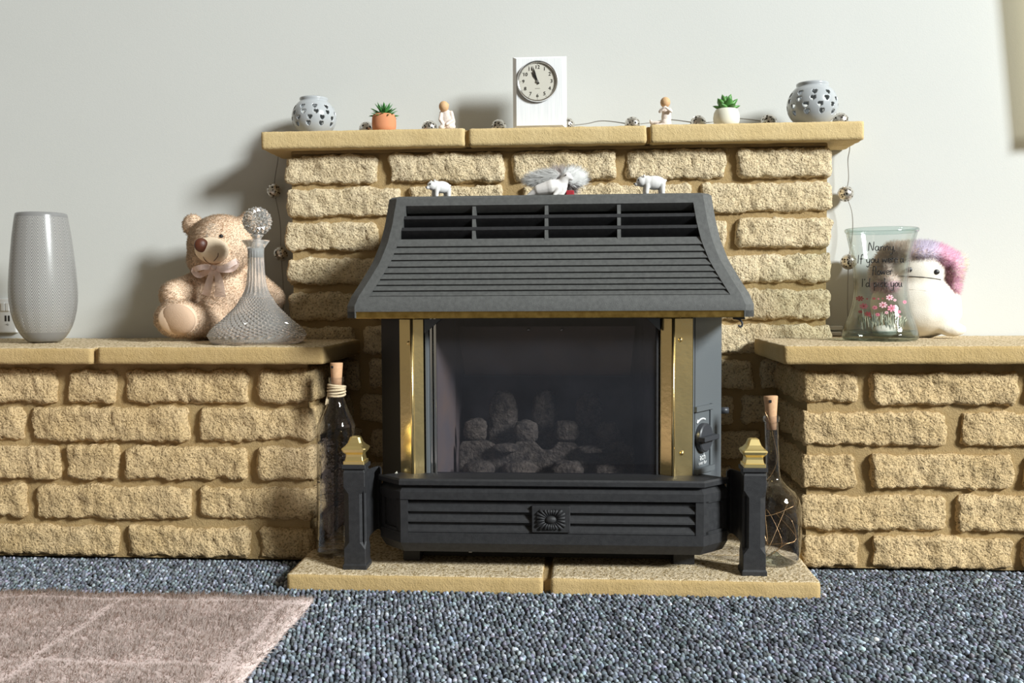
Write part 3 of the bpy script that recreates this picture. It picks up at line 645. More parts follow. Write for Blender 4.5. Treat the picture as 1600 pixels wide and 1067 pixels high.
# fender
YF0 = 1.648
xf0, xf1 = xat(627, 800, YF0), xat(1098, 800, YF0)
xa0, xa1 = xf0 - 0.044, xat(1135, 800, 1.690)
plan = [(xa0, YF0 + .044), (xf0, YF0), (xf1, YF0), (xa1, YF0 + .044)]
def sweep(plan, prof, closed_ends=True):
    n = len(plan); nor = []
    for i in range(n - 1):
        d = Vector((plan[i + 1][0] - plan[i][0], plan[i + 1][1] - plan[i][1])).normalized(); nor.append(Vector((d.y, -d.x)))
    V, Fc = [], []
    for i, p in enumerate(plan):
        if i == 0: m = nor[0]
        elif i == n - 1: m = nor[-1]
        else:
            m = (nor[i - 1] + nor[i]).normalized(); m = m / m.dot(nor[i])
        for o, z in prof: V.append((p[0] + m.x * o, p[1] + m.y * o, z))
    k = len(prof)
    for i in range(n - 1):
        for j in range(k - 1): Fc.append((i * k + j, i * k + j + 1, (i + 1) * k + j + 1, (i + 1) * k + j))
    if closed_ends: Fc.append(tuple(range(k))[::-1]); Fc.append(tuple((n - 1) * k + j for j in range(k)))
    return V, Fc
zf = lambda py: zat(py, 862, YF0)
fprof = [(-.085, zat(741, 862, 1.718)), (-.030, zat(741, 862, 1.714)), (-.004, zat(742, 862, 1.705)), (.004, zf(749)), (.006, zf(752)), (.006, zf(758.5)), (.001, zf(760)), (-.004, zf(763)), (-.001, zf(766)), (.003, zf(770)), (.003, zf(782)), (-.003, zf(784)),
         (-.006, zf(785)), (-.006, zf(833)), (.003, zf(834)), (.003, zf(850)), (.001, zf(853)), (-.009, zf(866)), (-.016, zf(866)), (-.016, zf(800)), (-.085, zf(790))]
fd = autosmooth(part('fender', sweep(plan, fprof), 'iron', gf), 20)
xp0, xp1 = xf0 + .012, xf1 - .012
for s in (0, 1):                               # upright borders of the fluted panel, and the whole angled ends
    a, b_ = (xf0 - .001, xp0) if s == 0 else (xp1, xf1 + .001)
    part('panel_border', box(a, b_, YF0 - .003, YF0 + .008, zf(834), zf(783)), 'iron', fd)
for i, (ya, yb) in enumerate(((785.5, 800.5), (800.5, 817), (817, 833))):
    za, zb = zf(ya), zf(yb); pr = [(YF0 - .002 if i else YF0 + .001, za), (YF0 + .0055, za - .002), (YF0 + .0055, za - .006), (YF0 - .0015, zb + .0035), (YF0 - .002, zb), (YF0 + .008, zb), (YF0 + .008, za)]
    part('flute', prism(pr, xp0 - .001, xp1 + .001, 'x'), 'iron', fd)
ex0, ex1, ez0, ez1 = xat(831, 810, YF0), xat(891, 810, YF0), zf(831), zf(790)
em = part('emblem', bevbox(ex0, ex1, YF0 - .006, YF0 + .004, ez0, ez1, .001, 1), 'iron', fd)
ec = Vector(((ex0 + ex1) / 2, YF0 - .006, (ez0 + ez1) / 2)); ehx, ehz = (ex1 - ex0) / 2 - .007, (ez1 - ez0) / 2 - .005
for k in range(22):
    t = 2 * math.pi * (k + .5) / 22; dx, dz = math.cos(t), math.sin(t); sc = min(ehx / max(abs(dx), 1e-6), ehz / max(abs(dz), 1e-6))
    p0 = ec + Vector((dx * .0095, 0, dz * .0075)); p1 = ec + Vector((dx * sc * .93, -.001, dz * sc * .93))
    part('sun_ray', tube([p0, p1], 0, 7, [.0012, .0031]), 'iron', em, True)
part('sun_boss', ellip(ec, (.0098, .006, .0068)), 'iron', em, True)
for s in (-1, 1):                              # framed recess on the angled end plates
    A, B = (Vector((xf1, YF0, 0)), Vector((xa1, YF0 + .044, 0))) if s > 0 else (Vector((xf0, YF0, 0)), Vector((xa0, YF0 + .044, 0)))
    d = (B - A).normalized(); on = Vector((d.y, -d.x, 0)) * (1 if s > 0 else -1); L = (B - A).length
    def bar(a, b_, z0, z1, h=.0045, o0=-.007):
        V = []
        for z in (z0, z1):
            for t, o in ((a, o0), (b_, o0), (b_, h), (a, h)):
                q = A + d * (L * t) + on * o; V.append((q.x, q.y, z))
        return V, [(0, 3, 2, 1), (4, 5, 6, 7), (0, 1, 5, 4), (1, 2, 6, 5), (2, 3, 7, 6), (3, 0, 4, 7)]
    part('end_plate', join(bar(.0, .2, zf(845), zf(777), .002), bar(.8, 1., zf(845), zf(777), .002), bar(.1, .9, zf(785), zf(777), .002), bar(.1, .9, zf(840), zf(829), .002), bar(.18, .82, zf(830), zf(784), -.0015)), 'iron', fd)
# wings between fender and posts
xpl, xpr = (xat(537, 800, 1.655), xat(573, 800, 1.655)), (xat(1160, 800, 1.655), xat(1196, 800, 1.655))
for s in (-1, 1):
    xa, xb = (xa0, xpl[1] - .004) if s < 0 else (xa1, xpr[0] + .004)
    pl = catmull([(xa, YF0 + .043, 0), (xa + (xb - xa) * .35, YF0 + .062, 0), (xa + (xb - xa) * .7, YF0 + .045, 0), (xb, YF0 + .005, 0)], 5)
    V, Fc = [], []; n = len(pl)
    for i, p in enumerate(pl):
        t = i / (n - 1); zb = zf(853) + .012 * math.sin(math.pi * (.15 + .85 * t)) - (0.03 * max(0, t - .8) / .2); zt = zf(741 - 1.5 * t)
        for y, z in ((p.y - .004, zb), (p.y - .004, zt), (p.y + .004, zt), (p.y + .004, zb)): V.append((p.x, y, z))
    for i in range(n - 1):
        for j in range(4): Fc.append((i * 4 + j, i * 4 + (j + 1) % 4, (i + 1) * 4 + (j + 1) % 4, (i + 1) * 4 + j))
    Fc += [(0, 1, 2, 3), tuple((n - 1) * 4 + j for j in (3, 2, 1, 0))]
    wg = autosmooth(part('wing', (V, Fc), 'iron', gf), 50)
    if s < 0:
        p = at(617, 745, 1.70); V = [(p.x + dx * .00112, p.y, p.z - dz * .00112) for dx, dz in ((-2, -4), (1, -7), (3, -2), (2, 4), (1, 7), (-2, 3))]; g1 = prism([(a, c) for a, b_, c in V], 1.712, 1.7135, 'y')
        p = at(619, 778, 1.70); V = [(p.x + dx * .00112, p.y, p.z - dz * .00112) for dx, dz in ((-4, -17), (1, -17), (1, -5), (3, 6), (3, 19), (1, 8), (-2, -4))]; g2 = prism([(a, c) for a, b_, c in V], 1.712, 1.7135, 'y')
        part('paint_splash', join(g1, g2), 'cream_pot', wg)
def octo(cx, cy, secs, m, name, par, ang=0):
    V, Fc = [], []
    for z, h, c in secs:
        for x, y in ((-h, -h + c), (-h + c, -h), (h - c, -h), (h, -h + c), (h, h - c), (h - c, h), (-h + c, h), (-h, h - c)): V.append((cx + x, cy + y, z))
    for k in range(len(secs) - 1):
        for i in range(8): Fc.append((k * 8 + i, k * 8 + (i + 1) % 8, (k + 1) * 8 + (i + 1) % 8, (k + 1) * 8 + i))
    Fc += [tuple(range(7, -1, -1)), tuple((len(secs) - 1) * 8 + i for i in range(8))]
    return part(name, (V, Fc), m, par)
for (x0, x1), s in ((xpl, -1), (xpr, 1)):
    cx, cy = (x0 + x1) / 2, 1.666; zp = lambda v: ZHE + v
    po = octo(cx, cy, [(zp(0), .0215, .001), (zp(.007), .0215, .001), (zp(.010), .0195, .001), (zp(.036), .0195, .0012), (zp(.048), .0195, .010), (zp(.134), .0195, .010), (zp(.147), .0195, .0012), (zp(.172), .0195, .0012), (zp(.176), .0175, .001), (zp(.179), .0215, .001), (zp(.185), .0215, .001), (zp(.186), .019, .001)], 'iron', 'post', gf)
    octo(cx, cy, [(zp(.186), .0185, .001), (zp(.1915), .0185, .001), (zp(.192), .016, .001), (zp(.199), .0145, .001), (zp(.203), .0145, .001), (zp(.2075), .0195, .003), (zp(.2125), .0215, .003), (zp(.2145), .0205, .003), (zp(.218), .0160, .003), (zp(.223), .0120, .003), (zp(.229), .0098, .003), (zp(.2325), .0086, .003), (zp(.234), .0060, .002)], 'brass_cast', 'finial', po)
for a, b_ in ((632, 658), (1051, 1084)):
    part('foot', bevbox(xat(a, 860, 1.72), xat(b_, 860, 1.72), 1.708, 1.76, ZHE, ZHE + .036, .001, 1), 'iron', gf)
tr = part('base_tray', box(xat(662, 860, 1.74), xat(1050, 860, 1.74), 1.735, 2.0, ZHE + .003, ZHE + .05), 'black', gf)
for px in (735, 981): part('bolt', ellip(at(px, 862, 1.733), (.005, .004, .003), None, 10, 6), 'chrome', tr, True)
# ------------------------------------------------------------------ things on the mantel and shelves
def S(px, Y): return px * Y / F
def E(px, py, Y, rx, rz, ry=None, rot=None): return ellip(at(px, py, Y), (S(rx, Y), S(ry if ry else (rx + rz) / 2, Y), S(rz, Y)), rot)
def K(a, b_, Y0, Y1, r0, r1): return capsule(at(a[0], a[1], Y0), at(b_[0], b_[1], Y1), S(r0, Y0), S(r1, Y1))
# grey herringbone vase
m, nt, b = nodes_of('herringbone_glaze'); sx = N(nt, 'ShaderNodeSeparateXYZ'); nt.links.new(coords(nt), sx.inputs[0])
an = mathn(nt, 'ARCTAN2', sx.outputs[1], sx.outputs[0]); tri = mathn(nt, 'PINGPONG', mathn(nt, 'MULTIPLY', an, 16 / math.pi / 2 * 2), 1.0)
ph = mathn(nt, 'FRACT', mathn(nt, 'ADD', mathn(nt, 'MULTIPLY', sx.outputs[2], 150.0), mathn(nt, 'MULTIPLY', tri, 3.4)))
ln = ramp(nt, mathn(nt, 'ABSOLUTE', mathn(nt, 'SUBTRACT', ph, 0.5)), 0.13, (1, 1, 1), 0.24, (0, 0, 0)).outputs[0]
band = mathn(nt, 'MULTIPLY', mathn(nt, 'GREATER_THAN', sx.outputs[2], 0.020), mathn(nt, 'LESS_THAN', sx.outputs[2], 0.262))
mk = mathn(nt, 'MULTIPLY', ln, band)
nt.links.new(mixc(nt, mk, (0.235, 0.232, 0.228), (0.50, 0.485, 0.46)), b.inputs['Base Color'])
b.inputs['Roughness'].default_value = 0.22; b.inputs['Coat Weight'].default_value = 0.3; bump(nt, b, mk, 0.0006); MT['herring'] = m
vc = at(70, 530, 1.965); VY = 1.965
gv = empty('ceramic_vase', (vc.x, VY, ZSH), 'tall grey glazed vase with pale herringbone lines on the left shelf', 'vase')
hv = [(24, 533), (28, 531), (33, 526), (38, 519), (43, 510), (47, 499), (50.5, 485), (52.5, 470), (53, 455), (52.5, 440), (51, 420), (48.5, 395), (45.5, 368), (42.5, 348), (40.5, 336), (39.5, 332.5), (38, 331.5), (36, 333), (36.5, 345), (38, 360)]
zv = lambda py: ZSH + (533 - py) * S(1, VY + .055)
part('vase_body', lathe((vc.x, VY), [(S(w * .945, VY + .05), zv(y)) for w, y in hv], 72, True, False), 'herring', gv, True)
# double wall socket
so = at(-16, 493, 2.17); ws = empty('wall_socket', (so.x, 2.18, so.z), 'white double wall socket with switches and USB slots behind the grey vase', 'socket')
z0, z1 = zat(520, 12, 2.175), zat(466, 12, 2.175); xr = xat(26, 493, 2.175)
part('socket_plate', bevbox(xr - .146, xr, 2.172, 2.186, z0, z1, .003), 'trim_white', ws)
for px in (-60, 5.5, 12.5):
    x = xat(px, 480, 2.172); part('switch_rocker', bevbox(x - .0045, x + .0045, 2.168, 2.174, zat(486, 5, 2.17), zat(473, 5, 2.17), .001, 1), 'trim_white', ws)
for px in (8.5, 13.5):
    x = xat(px, 497, 2.171); part('usb_slot', box(x - .002, x + .002, 2.1712, 2.173, zat(502, 8, 2.17), zat(493, 8, 2.17)), 'ink', ws)
xu = xat(11, 507, 2.1715); zu = zat(507, 11, 2.1715)
part('usb_symbol', join(tube([(xu - .005, 2.1716, zu), (xu + .005, 2.1716, zu)], .0004, 5), tube([(xu - .002, 2.1716, zu), (xu, 2.1716, zu + .002), (xu + .003, 2.1716, zu + .002)], .0004, 5), tube([(xu - .001, 2.1716, zu), (xu + .001, 2.1716, zu - .002), (xu + .003, 2.1716, zu - .002)], .0004, 5)), 'wire', ws)
# pierced candle holders
def heart_in(u, v):
    u, v = u * 1.15, v * 1.15 + 0.12; a = u * u + v * v - 1; return a * a * a - u * u * v * v * v < 0
def holder(px, Y, R, label):
    x = xat(px, 190, Y); g = empty('candle_holder', (x, Y, ZMT), label, 'candle holder', 'pierced candle holders on the mantel')
    hz = R * 0.93; zc = ZMT + hz * 0.86; NU, NV = 200, 84; V, Fc = [], []; t0, t1 = -1.03, 0.90; ang0 = random.random() * 6
    for k in range(NV + 1):
        t = t0 + (t1 - t0) * k / NV
        for i in range(NU):
            a = 2 * math.pi * i / NU; V.append((x + R * math.cos(t) * math.cos(a), Y + R * math.cos(t) * math.sin(a), zc + hz * math.sin(t)))
    rows = [(-.42, 10), (-.13, 11), (.14, 11), (.43, 10)]
    for k in range(NV):
        t = t0 + (t1 - t0) * (k + .5) / NV
        for i in range(NU):
            a = 2 * math.pi * (i + .5) / NU; hole = False
            for r, (tl, cnt) in enumerate(rows):
                st = 2 * math.pi / cnt; d = ((a + ang0 + r * st / 2) % st) - st / 2
                uu, vv = d * math.cos(t) * R / (R * .115), (t - tl) * hz / (R * .115)
                if abs(uu) < 1.4 and abs(vv) < 1.4 and heart_in(uu, vv): hole = True
            if not hole: j = (i + 1) % NU; Fc.append((k * NU + i, k * NU + j, (k + 1) * NU + j, (k + 1) * NU + i))
    n0 = NV * NU; zr = zc + hz * math.sin(t1); rr = R * math.cos(t1); b0 = len(V)
    for q, (r, z) in enumerate(((rr * 1.0, zr + .001), (rr * 1.03, zr + .004), (rr * 1.02, zr + .007), (rr * .97, zr + .008))):
        for i in range(NU): a = 2 * math.pi * i / NU; V.append((x + r * math.cos(a), Y + r * math.sin(a), z))
        p = n0 if q == 0 else b0 + (q - 1) * NU
        for i in range(NU): j = (i + 1) % NU; Fc.append((p + i, p + j, b0 + q * NU + j, b0 + q * NU + i))
    Fc.append(tuple(range(NU - 1, -1, -1)))
    o = part('holder_body', (V, Fc), 'grey_ceramic', g, True); sd = o.modifiers.new('wall', 'SOLIDIFY'); sd.thickness = 0.0035; sd.offset = -1
    return g
holder(491, 2.105, S(34, 2.15), 'small round grey candle holder pierced with hearts, at the mantel end above the teddy bear')
holder(1269, 2.085, S(38, 2.06), 'larger round grey candle holder pierced with hearts, beside the cream succulent pot')
# clock
CY = 2.060; ck = at(843, 140, CY); clk = empty('mantel_clock', (ck.x, CY, ZMT), 'white brushed mantel clock with chrome ringed cream dial', 'clock')
m, nt, b = nodes_of('brushed_white'); mp = N(nt, 'ShaderNodeMapping'); mp.inputs['Scale'].default_value = (420, 420, 12); nt.links.new(coords(nt), mp.inputs[0])
n = noise_n(nt, 1.0, 3, .6, mp.outputs[0]); nt.links.new(ramp(nt, n.outputs[0], .35, (0.82, 0.83, 0.84), .62, (0.92, 0.92, 0.92)).outputs[0], b.inputs['Base Color']); b.inputs['Roughness'].default_value = .35; MT['brushed'] = m
cx0, cx1, cz1 = xat(801, 140, CY), xat(885, 140, CY), zat(87, 843, CY)
fr = .008; V = [(cx0, CY + .01, ZMT), (cx1, CY + .01, ZMT), (cx1, CY + .01, cz1), (cx0, CY + .01, cz1), (cx0 + fr, CY, ZMT + .006), (cx1 - fr, CY, ZMT + .006), (cx1 - fr, CY, cz1 - fr * .7), (cx0 + fr, CY, cz1 - fr * .7),
                (cx0, CY + .024, ZMT), (cx1, CY + .024, ZMT), (cx1, CY + .024, cz1), (cx0, CY + .024, cz1)]
part('clock_case', (V, [(4, 5, 6, 7), (0, 1, 5, 4), (1, 2, 6, 5), (2, 3, 7, 6), (3, 0, 4, 7), (0, 3, 11, 8), (1, 9, 10, 2), (3, 2, 10, 11), (8, 11, 10, 9), (0, 8, 9, 1)]), 'brushed', clk)
dc = at(840, 127.5, CY); DX, DZ, DN = Vector((1, 0, 0)), Vector((0, 0, 1)), Vector((0, -1, 0)); DR = S(32, CY)
MD = frame_at(Vector((dc.x, CY, dc.z)), DX, DZ, DN)
autosmooth(part('bezel', place(lathe((0, 0), [(DR * .98, 0), (DR, .002), (DR * .99, .005), (DR * .96, .0068), (DR * .92, .0066), (DR * .885, .0045), (DR * .88, .0005)], 56, False, False), MD), 'chrome', clk), 50)
dl = part('dial', place(lathe((0, 0), [(DR * .89, .001), (DR * .885, .0018)], 56), MD), 'dial', clk)
for h in range(1, 13):
    t = math.radians(90 - 30 * h); c = MD @ Vector((DR * .68 * math.cos(t), DR * .68 * math.sin(t), .0024)); part('numeral', place(text_geo(str(h), .0105, .0002), frame_at(c, DX, DZ, DN)), 'ink', dl)
    for s in (0,): p0 = MD @ Vector((DR * .80 * math.cos(t), DR * .80 * math.sin(t), .0022)); p1 = MD @ Vector((DR * .84 * math.cos(t), DR * .84 * math.sin(t), .0022)); part('hour_tick', tube([p0, p1], .0003, 5), 'ink', dl)
def hand(name, deg, L, wd, z):
    t = math.radians(90 - deg); d = Vector((math.cos(t), math.sin(t), 0)); s = Vector((-d.y, d.x, 0)); P = [-d * .006 + s * wd * .6, -d * .006 - s * wd * .6, d * L * .35 - s * wd * .7, d * L * .6 - s * wd, d * L, d * L * .6 + s * wd, d * L * .35 + s * wd * .7]
    return part(name, place(prism([(p.x, p.y) for p in P], z, z + .0006), MD), 'ink', clk)
hand('hour_hand', 328.5, DR * .54, .0024, .0026); hand('minute_hand', 342, DR * .80, .0016, .0034)
part('hand_hub', place(lathe((0, 0), [(.003, .0025), (.003, .0043), (.002, .0047)], 16), MD), 'wire', clk)
part('dial_mark', place(join(box(-.005, .005, -DR * .34, -DR * .325, .002, .0022)), MD), 'wire', dl)
part('clock_glass', place(lathe((0, 0), [(DR * .885, .0050), (DR * .88, .0054)], 40), MD), glass_thin('clock_glass', (0.98, 0.98, 0.98), (0.8, 0.8, 0.8)), clk)
# succulents
def leaf_mesh(L, w, th, tipcurl, n=7):
    pts, rad = [], []
    V, Fc = [], []
    for k in range(n + 1):
        t = k / n; ww = w * (math.sin(math.pi * min(1, t * .80 + .20)) ** .7 if k < n else 0.02); z = L * t; y = tipcurl * t * t
        for i in range(8):
            a = 2 * math.pi * i / 8; V.append((ww * math.cos(a), y + th * (ww / w) * math.sin(a), z))
    for k in range(n):
        for i in range(8): j = (i + 1) % 8; Fc.append((k * 8 + i, k * 8 + j, (k + 1) * 8 + j, (k + 1) * 8 + i))
    Fc.append(tuple(range(7, -1, -1))); Fc.append(tuple(n * 8 + i for i in range(8)))
    me = bpy.data.meshes.new('leaf'); me.from_pydata(V, [], Fc); me.shade_smooth(); return me
def succulent(px, Y, prof, potmat, label, leafspec, lm, pebbles):
    x = xat(px, 185, Y); g = empty('potted_succulent', (x, Y, ZMT), label, 'plant')
    part('pot', lathe((x, Y), [(S(w, Y), ZMT + S(h, Y)) for w, h in prof], 40, True, False), potmat, g, True)
    zt = ZMT + S(prof[-1][1], Y); part('soil', lathe((x, Y), [(S(prof[-1][0], Y) - .001, zt - .003), (.002, zt - .001)], 24), 'soil', g, True)
    first = None
    for (az, tilt, L, w, th, curl) in leafspec:
        me = leaf_mesh(L, w, th, curl); me.materials.append(MT[lm]); o = bpy.data.objects.new('leaf', me); COL.objects.link(o); o.parent = g
        o.rotation_euler = (0, 0, 0); o.matrix_local = Matrix.Translation((0, 0, zt - ZMT - .002)) @ Matrix.Rotation(az, 4, 'Z') @ Matrix.Rotation(tilt, 4, 'X')
    if pebbles:
        gs = []
        for k in range(26):
            a, r = random.random() * 6.28, S(prof[-1][0], Y) * (.55 + .4 * random.random()); gs.append(ellip((x + r * math.cos(a), Y + r * math.sin(a), zt - .0005), (.0026, .0022, .002), None, 7, 5))
        part('pebbles', join(*gs), 'pebble', g, True, 'stuff')
    return g
ls = []
for k in range(14): ls.append((k * 2 * math.pi / 14 + .1, math.radians(78 + 8 * (k % 2)), .034, .0031, .0016, -.004))
for k in range(11): ls.append((k * 2 * math.pi / 11 + .3, math.radians(55 + 6 * (k % 2)), .034, .0032, .0016, -.003))
for k in range(8): ls.append((k * 2 * math.pi / 8 + .2, math.radians(32), .034, .0033, .0017, -.002))
for k in range(4): ls.append((k * 2 * math.pi / 4 + .5, math.radians(12), .028, .0034, .0018, -.001))
succulent(600, 2.075, [(14.5, 0), (17.5, 1.5), (18.8, 8), (19, 15), (18.5, 22), (17, 26.5), (15.5, 27.5), (14.8, 26)], 'terracotta', 'spiky green succulent in a terracotta pot with cream pebbles on the mantel', ls, 'leaf_dark', True)
ls = []
for k in range(6): ls.append((k * 2 * math.pi / 6 + .52, math.radians(62), .031, .0085, .0045, -.004))
for k in range(5): ls.append((k * 2 * math.pi / 5 + .2, math.radians(38), .034, .0105, .0060, -.003))
for k in range(3): ls.append((k * 2 * math.pi / 3 + .9, math.radians(14), .036, .0105, .0060, -.002))
succulent(1135, 2.085, [(14, 0), (17.5, 2), (19.5, 8), (20, 14), (18.8, 21), (16.3, 26), (14.8, 27), (14.2, 25.5)], 'cream_pot', 'plump leaved green succulent in a cream pot on the mantel', ls, 'leaf_light', False)
# carved figurines
Y = 2.06
fg = empty('child_figurine', at(698, 198, Y).xy.to_3d() + Vector((0, 0, ZMT)), 'small carved figurine of a seated child looking down, beside the clock shadow', 'figurine')
fused('dress', [E(700, 190, Y, 11.5, 11.5, 9), E(698, 184, Y, 8.5, 13, 6.5), E(697, 177, Y, 7.5, 6, 6), E(702, 198, Y, 10, 6, 9), E(690, 199, Y - .012, 5, 4, 6),
                K((690, 176), (687.5, 187), Y - .003, Y - .009, 3.1, 2.6), K((687.5, 187), (693, 196), Y - .009, Y - .016, 2.6, 2.2), K((705, 176), (708, 187), Y - .002, Y - .007, 3.2, 2.8), K((708, 187), (698, 194), Y - .007, Y - .017, 2.7, 2.2), K((696, 174), (695, 171), Y, Y - .002, 3, 3)], .0013, 'figure_cloth', fg, 3)
fused('head', [E(693.5, 166.5, Y - .005, 7.8, 8.6, 8.2), E(700, 164, Y - .002, 1.8, 2.6, 1.6), K((695, 173), (696, 176), Y - .003, Y, 3, 3)], .0011, 'figure_skin', fg, 3, label='tan bare head')
fg = empty('child_figurine', at(1036, 190, Y).xy.to_3d() + Vector((0, 0, ZMT)), 'small carved figurine of a kneeling child with hands raised in prayer', 'figurine')
fused('dress', [E(1041, 184, Y, 7.6, 15, 7), E(1041, 174, Y, 7.2, 7, 6), E(1040, 193, Y, 9, 7, 10), K((1036, 193), (1018, 191.5), Y, Y + .004, 4.2, 2.6), K((1018, 193), (1016.5, 188.5), Y + .004, Y + .004, 2.4, 1.9), K((1044, 196), (1026, 196), Y - .010, Y - .008, 3.6, 2.8),
                K((1034, 170.5), (1031, 174.5), Y - .004, Y - .013, 2.6, 2.4), K((1031, 174.5), (1038, 167.5), Y - .013, Y - .019, 2.3, 1.8), K((1046, 170.5), (1048.5, 174), Y - .004, Y - .013, 2.7, 2.4), K((1048.5, 174), (1039.5, 167), Y - .013, Y - .019, 2.3, 1.8)], .0013, 'figure_cloth', fg, 3)
fused('head', [E(1039.5, 160, Y - .004, 7.8, 8.2, 8), E(1045, 160, Y - .001, 1.6, 2.3, 1.6), K((1040, 166), (1041, 171), Y - .003, Y, 3, 3)], .0011, 'figure_skin', fg, 3, label='tan bare head')
# string of silver filigree balls
stl = empty('string_lights', (xat(850, 200, 2.13), 2.13, ZMT), 'string of silver filigree balls trailing over the mantel and down both sides', 'string lights')
BR = 0.0172
def filigree():
    bm = bmesh.new(); bmesh.ops.create_icosphere(bm, subdivisions=4, radius=BR)
    cells = [Vector(v).normalized() for v in np.random.normal(0, 1, (70, 3))]
    kill = []
    for f in bm.faces:
        c = f.calc_center_median().normalized(); ds = sorted(((c - q).length for q in cells))[:2]
        if ds[0] < .15 and ds[1] - ds[0] > .07: kill.append(f)
    bmesh.ops.delete(bm, geom=kill, context='FACES'); me = bpy.data.meshes.new('filigree'); bm.to_mesh(me); bm.free(); me.materials.append(MT['filigree']); return me
FM = filigree(); CMsh = bpy.data.meshes.new('core'); g = ellip((0, 0, 0), (BR * .9,) * 3, None, 14, 8); CMsh.from_pydata([tuple(v) for v in g[0]], [], g[1]); CMsh.materials.append(MT['ball_core'])
def ball(p):
    o = bpy.data.objects.new('filigree_ball', FM); COL.objects.link(o); o.parent = stl; o.location = Vector(p) - stl.location; o.rotation_euler = (random.random() * 6, random.random() * 6, random.random() * 6)
    s = o.modifiers.new('wall', 'SOLIDIFY'); s.thickness = .0012; s.offset = -1
    c = bpy.data.objects.new('ball_core', CMsh); COL.objects.link(c); c.parent = o
BY = 2.135; zb = ZMT + BR
bp = [Vector((xat(px, 190, BY), BY, zb)) for px in (573, 671, 779, 886, 988, 1091, 1201, 1313)]
hangL = [at(428, 298, 2.162), at(439, 396, 2.160)]; hangR = [at(1321, 303, 2.160), at(1326, 409, 2.158)]
for p in bp + hangL + hangR: ball(p)
def wire(pts, r=.0011): part('wire', tube(catmull(pts, 6), r, 6), 'wire', stl, True)
for i in range(len(bp) - 1):
    a, b_ = bp[i], bp[i + 1]; mid = (a + b_) / 2; up = .012 if i in (3, 4, 5) else -.014
    wire([a, a * .7 + b_ * .3 + Vector((0, .012, up * .5)), mid + Vector((0, .016, up)), a * .3 + b_ * .7 + Vector((0, .012, up * .8)), b_])
wire([bp[0], Vector((xat(470, 200, 2.15), 2.16, ZMT + .004)), Vector((-.680, 2.165, ZMT + .003)), Vector((-.6905, 2.165, ZMT - .005)), Vector((-.6905, 2.165, ZMB)), hangL[0] + Vector((.003, 0, .03)), hangL[0]])
wire([hangL[0], (hangL[0] + hangL[1]) / 2 + Vector((.006, 0, 0)), hangL[1], hangL[1] + Vector((.004, 0, -.08)), Vector((hangL[1].x, 2.165, ZSH + .003))])
wire([bp[-1], Vector((.574, 2.155, ZMT + .003)), Vector((.5835, 2.158, ZMT - .005)), Vector((.5835, 2.158, ZMB)), at(1325, 250, 2.160), at(1326, 280, 2.160), hangR[0]])
wire([hangR[0], at(1331, 330, 2.158), at(1332, 365, 2.158), hangR[1], hangR[1] + Vector((0, .004, -.10)), Vector((hangR[1].x + .004, 2.165, ZSH + .003))])
# ornaments on the hood
def bear_fig(px, Y, yaw, scale, label):
    x = xat(px, 300, Y); g = empty('polar_bear_figurine', (x, Y, z_top), label, 'figurine'); R3 = Matrix.Rotation(yaw, 3, 'Z')
    P = lambda x_, y_, z_: Vector((x, Y, z_top)) + R3 @ Vector((x_, y_, z_)) * scale
    e = lambda c, r: ellip(P(*c), [q * scale for q in r], R3); k = lambda a, b_, r0, r1: capsule(P(*a), P(*b_), r0 * scale, r1 * scale)
    fused('bear_body', [e((.002, 0, .0225), (.0215, .013, .0132)), e((-.012, 0, .024), (.012, .0115, .0120)), e((-.022, 0, .0245), (.0102, .0102, .0098)), k((-.026, 0, .0215), (-.0325, 0, .0195), .0052, .0036),
                     e((-.0195, .0075, .0338), (.0024, .0030, .0033)), e((-.0195, -.0075, .0338), (.0024, .0030, .0033)), k((-.013, .0062, .018), (-.0145, .0064, .0035), .0052, .0042), k((-.013, -.0062, .018), (-.0145, -.0064, .0035), .0052, .0042),
                     k((.015, .0065, .019), (.0155, .0066, .0035), .006, .0045), k((.015, -.0065, .019), (.0155, -.0066, .0035), .006, .0045), e((.0225, 0, .027), (.003, .0025, .0025))], .0011 * scale, 'porcelain', g, 4)
    for s in (-1, 1): part('eye', e((-.0292, s * .0058, .0268), (.0017, .0018, .0019)), 'ink', g, True)
    part('nose', e((-.0360, 0, .0205), (.0017, .0021, .0016)), 'ink', g, True)
bear_fig(689, 1.76, math.radians(38), .86, 'white porcelain bear figurine above the left end of the hood vents, turned towards the room')
bear_fig(1021, 1.76, math.radians(10), .98, 'white porcelain bear figurine right of the seal, standing side on')
Y = 1.765; sf = empty('seal_figurine', at(860, 300, Y).xy.to_3d() + Vector((0, 0, z_top)), 'smooth white ceramic seal figurine with raised head on the hood', 'figurine')
fused('seal_body', [K((822, 307), (842, 297), Y, Y, 1.8, 8), K((842, 297), (862, 293), Y, Y, 9, 12.5), K((862, 293), (877, 290), Y, Y, 13, 10), K((877, 289), (885, 276), Y, Y - .004, 9, 6.8), E(886, 276, Y - .004, 7.6, 7.2, 7), K((889, 277), (893, 279), Y - .006, Y - .007, 5, 3.2), K((873, 297), (866, 305), Y - .010, Y - .014, 5, 3), K((880, 296), (876, 306), Y - .006, Y - .008, 6, 4)], .0011, 'matte_white', sf, 14)
part('eye', E(884, 273.5, Y - .0122, 1.1, 1.1, 1), 'ink', sf, True)
Y = 1.83; fo = empty('feather_ornament', at(868, 295, Y).xy.to_3d() + Vector((0, 0, z_top)), 'fluffy grey ornament with white feather wings and red base behind the seal', 'ornament')
cr = fused('fluffy_body', [E(872, 280, Y, 20, 14, 8), E(885, 290, Y, 14, 14, 8), E(850, 284, Y, 14, 10, 7)], .003, 'cloth_pink', fo, 4)
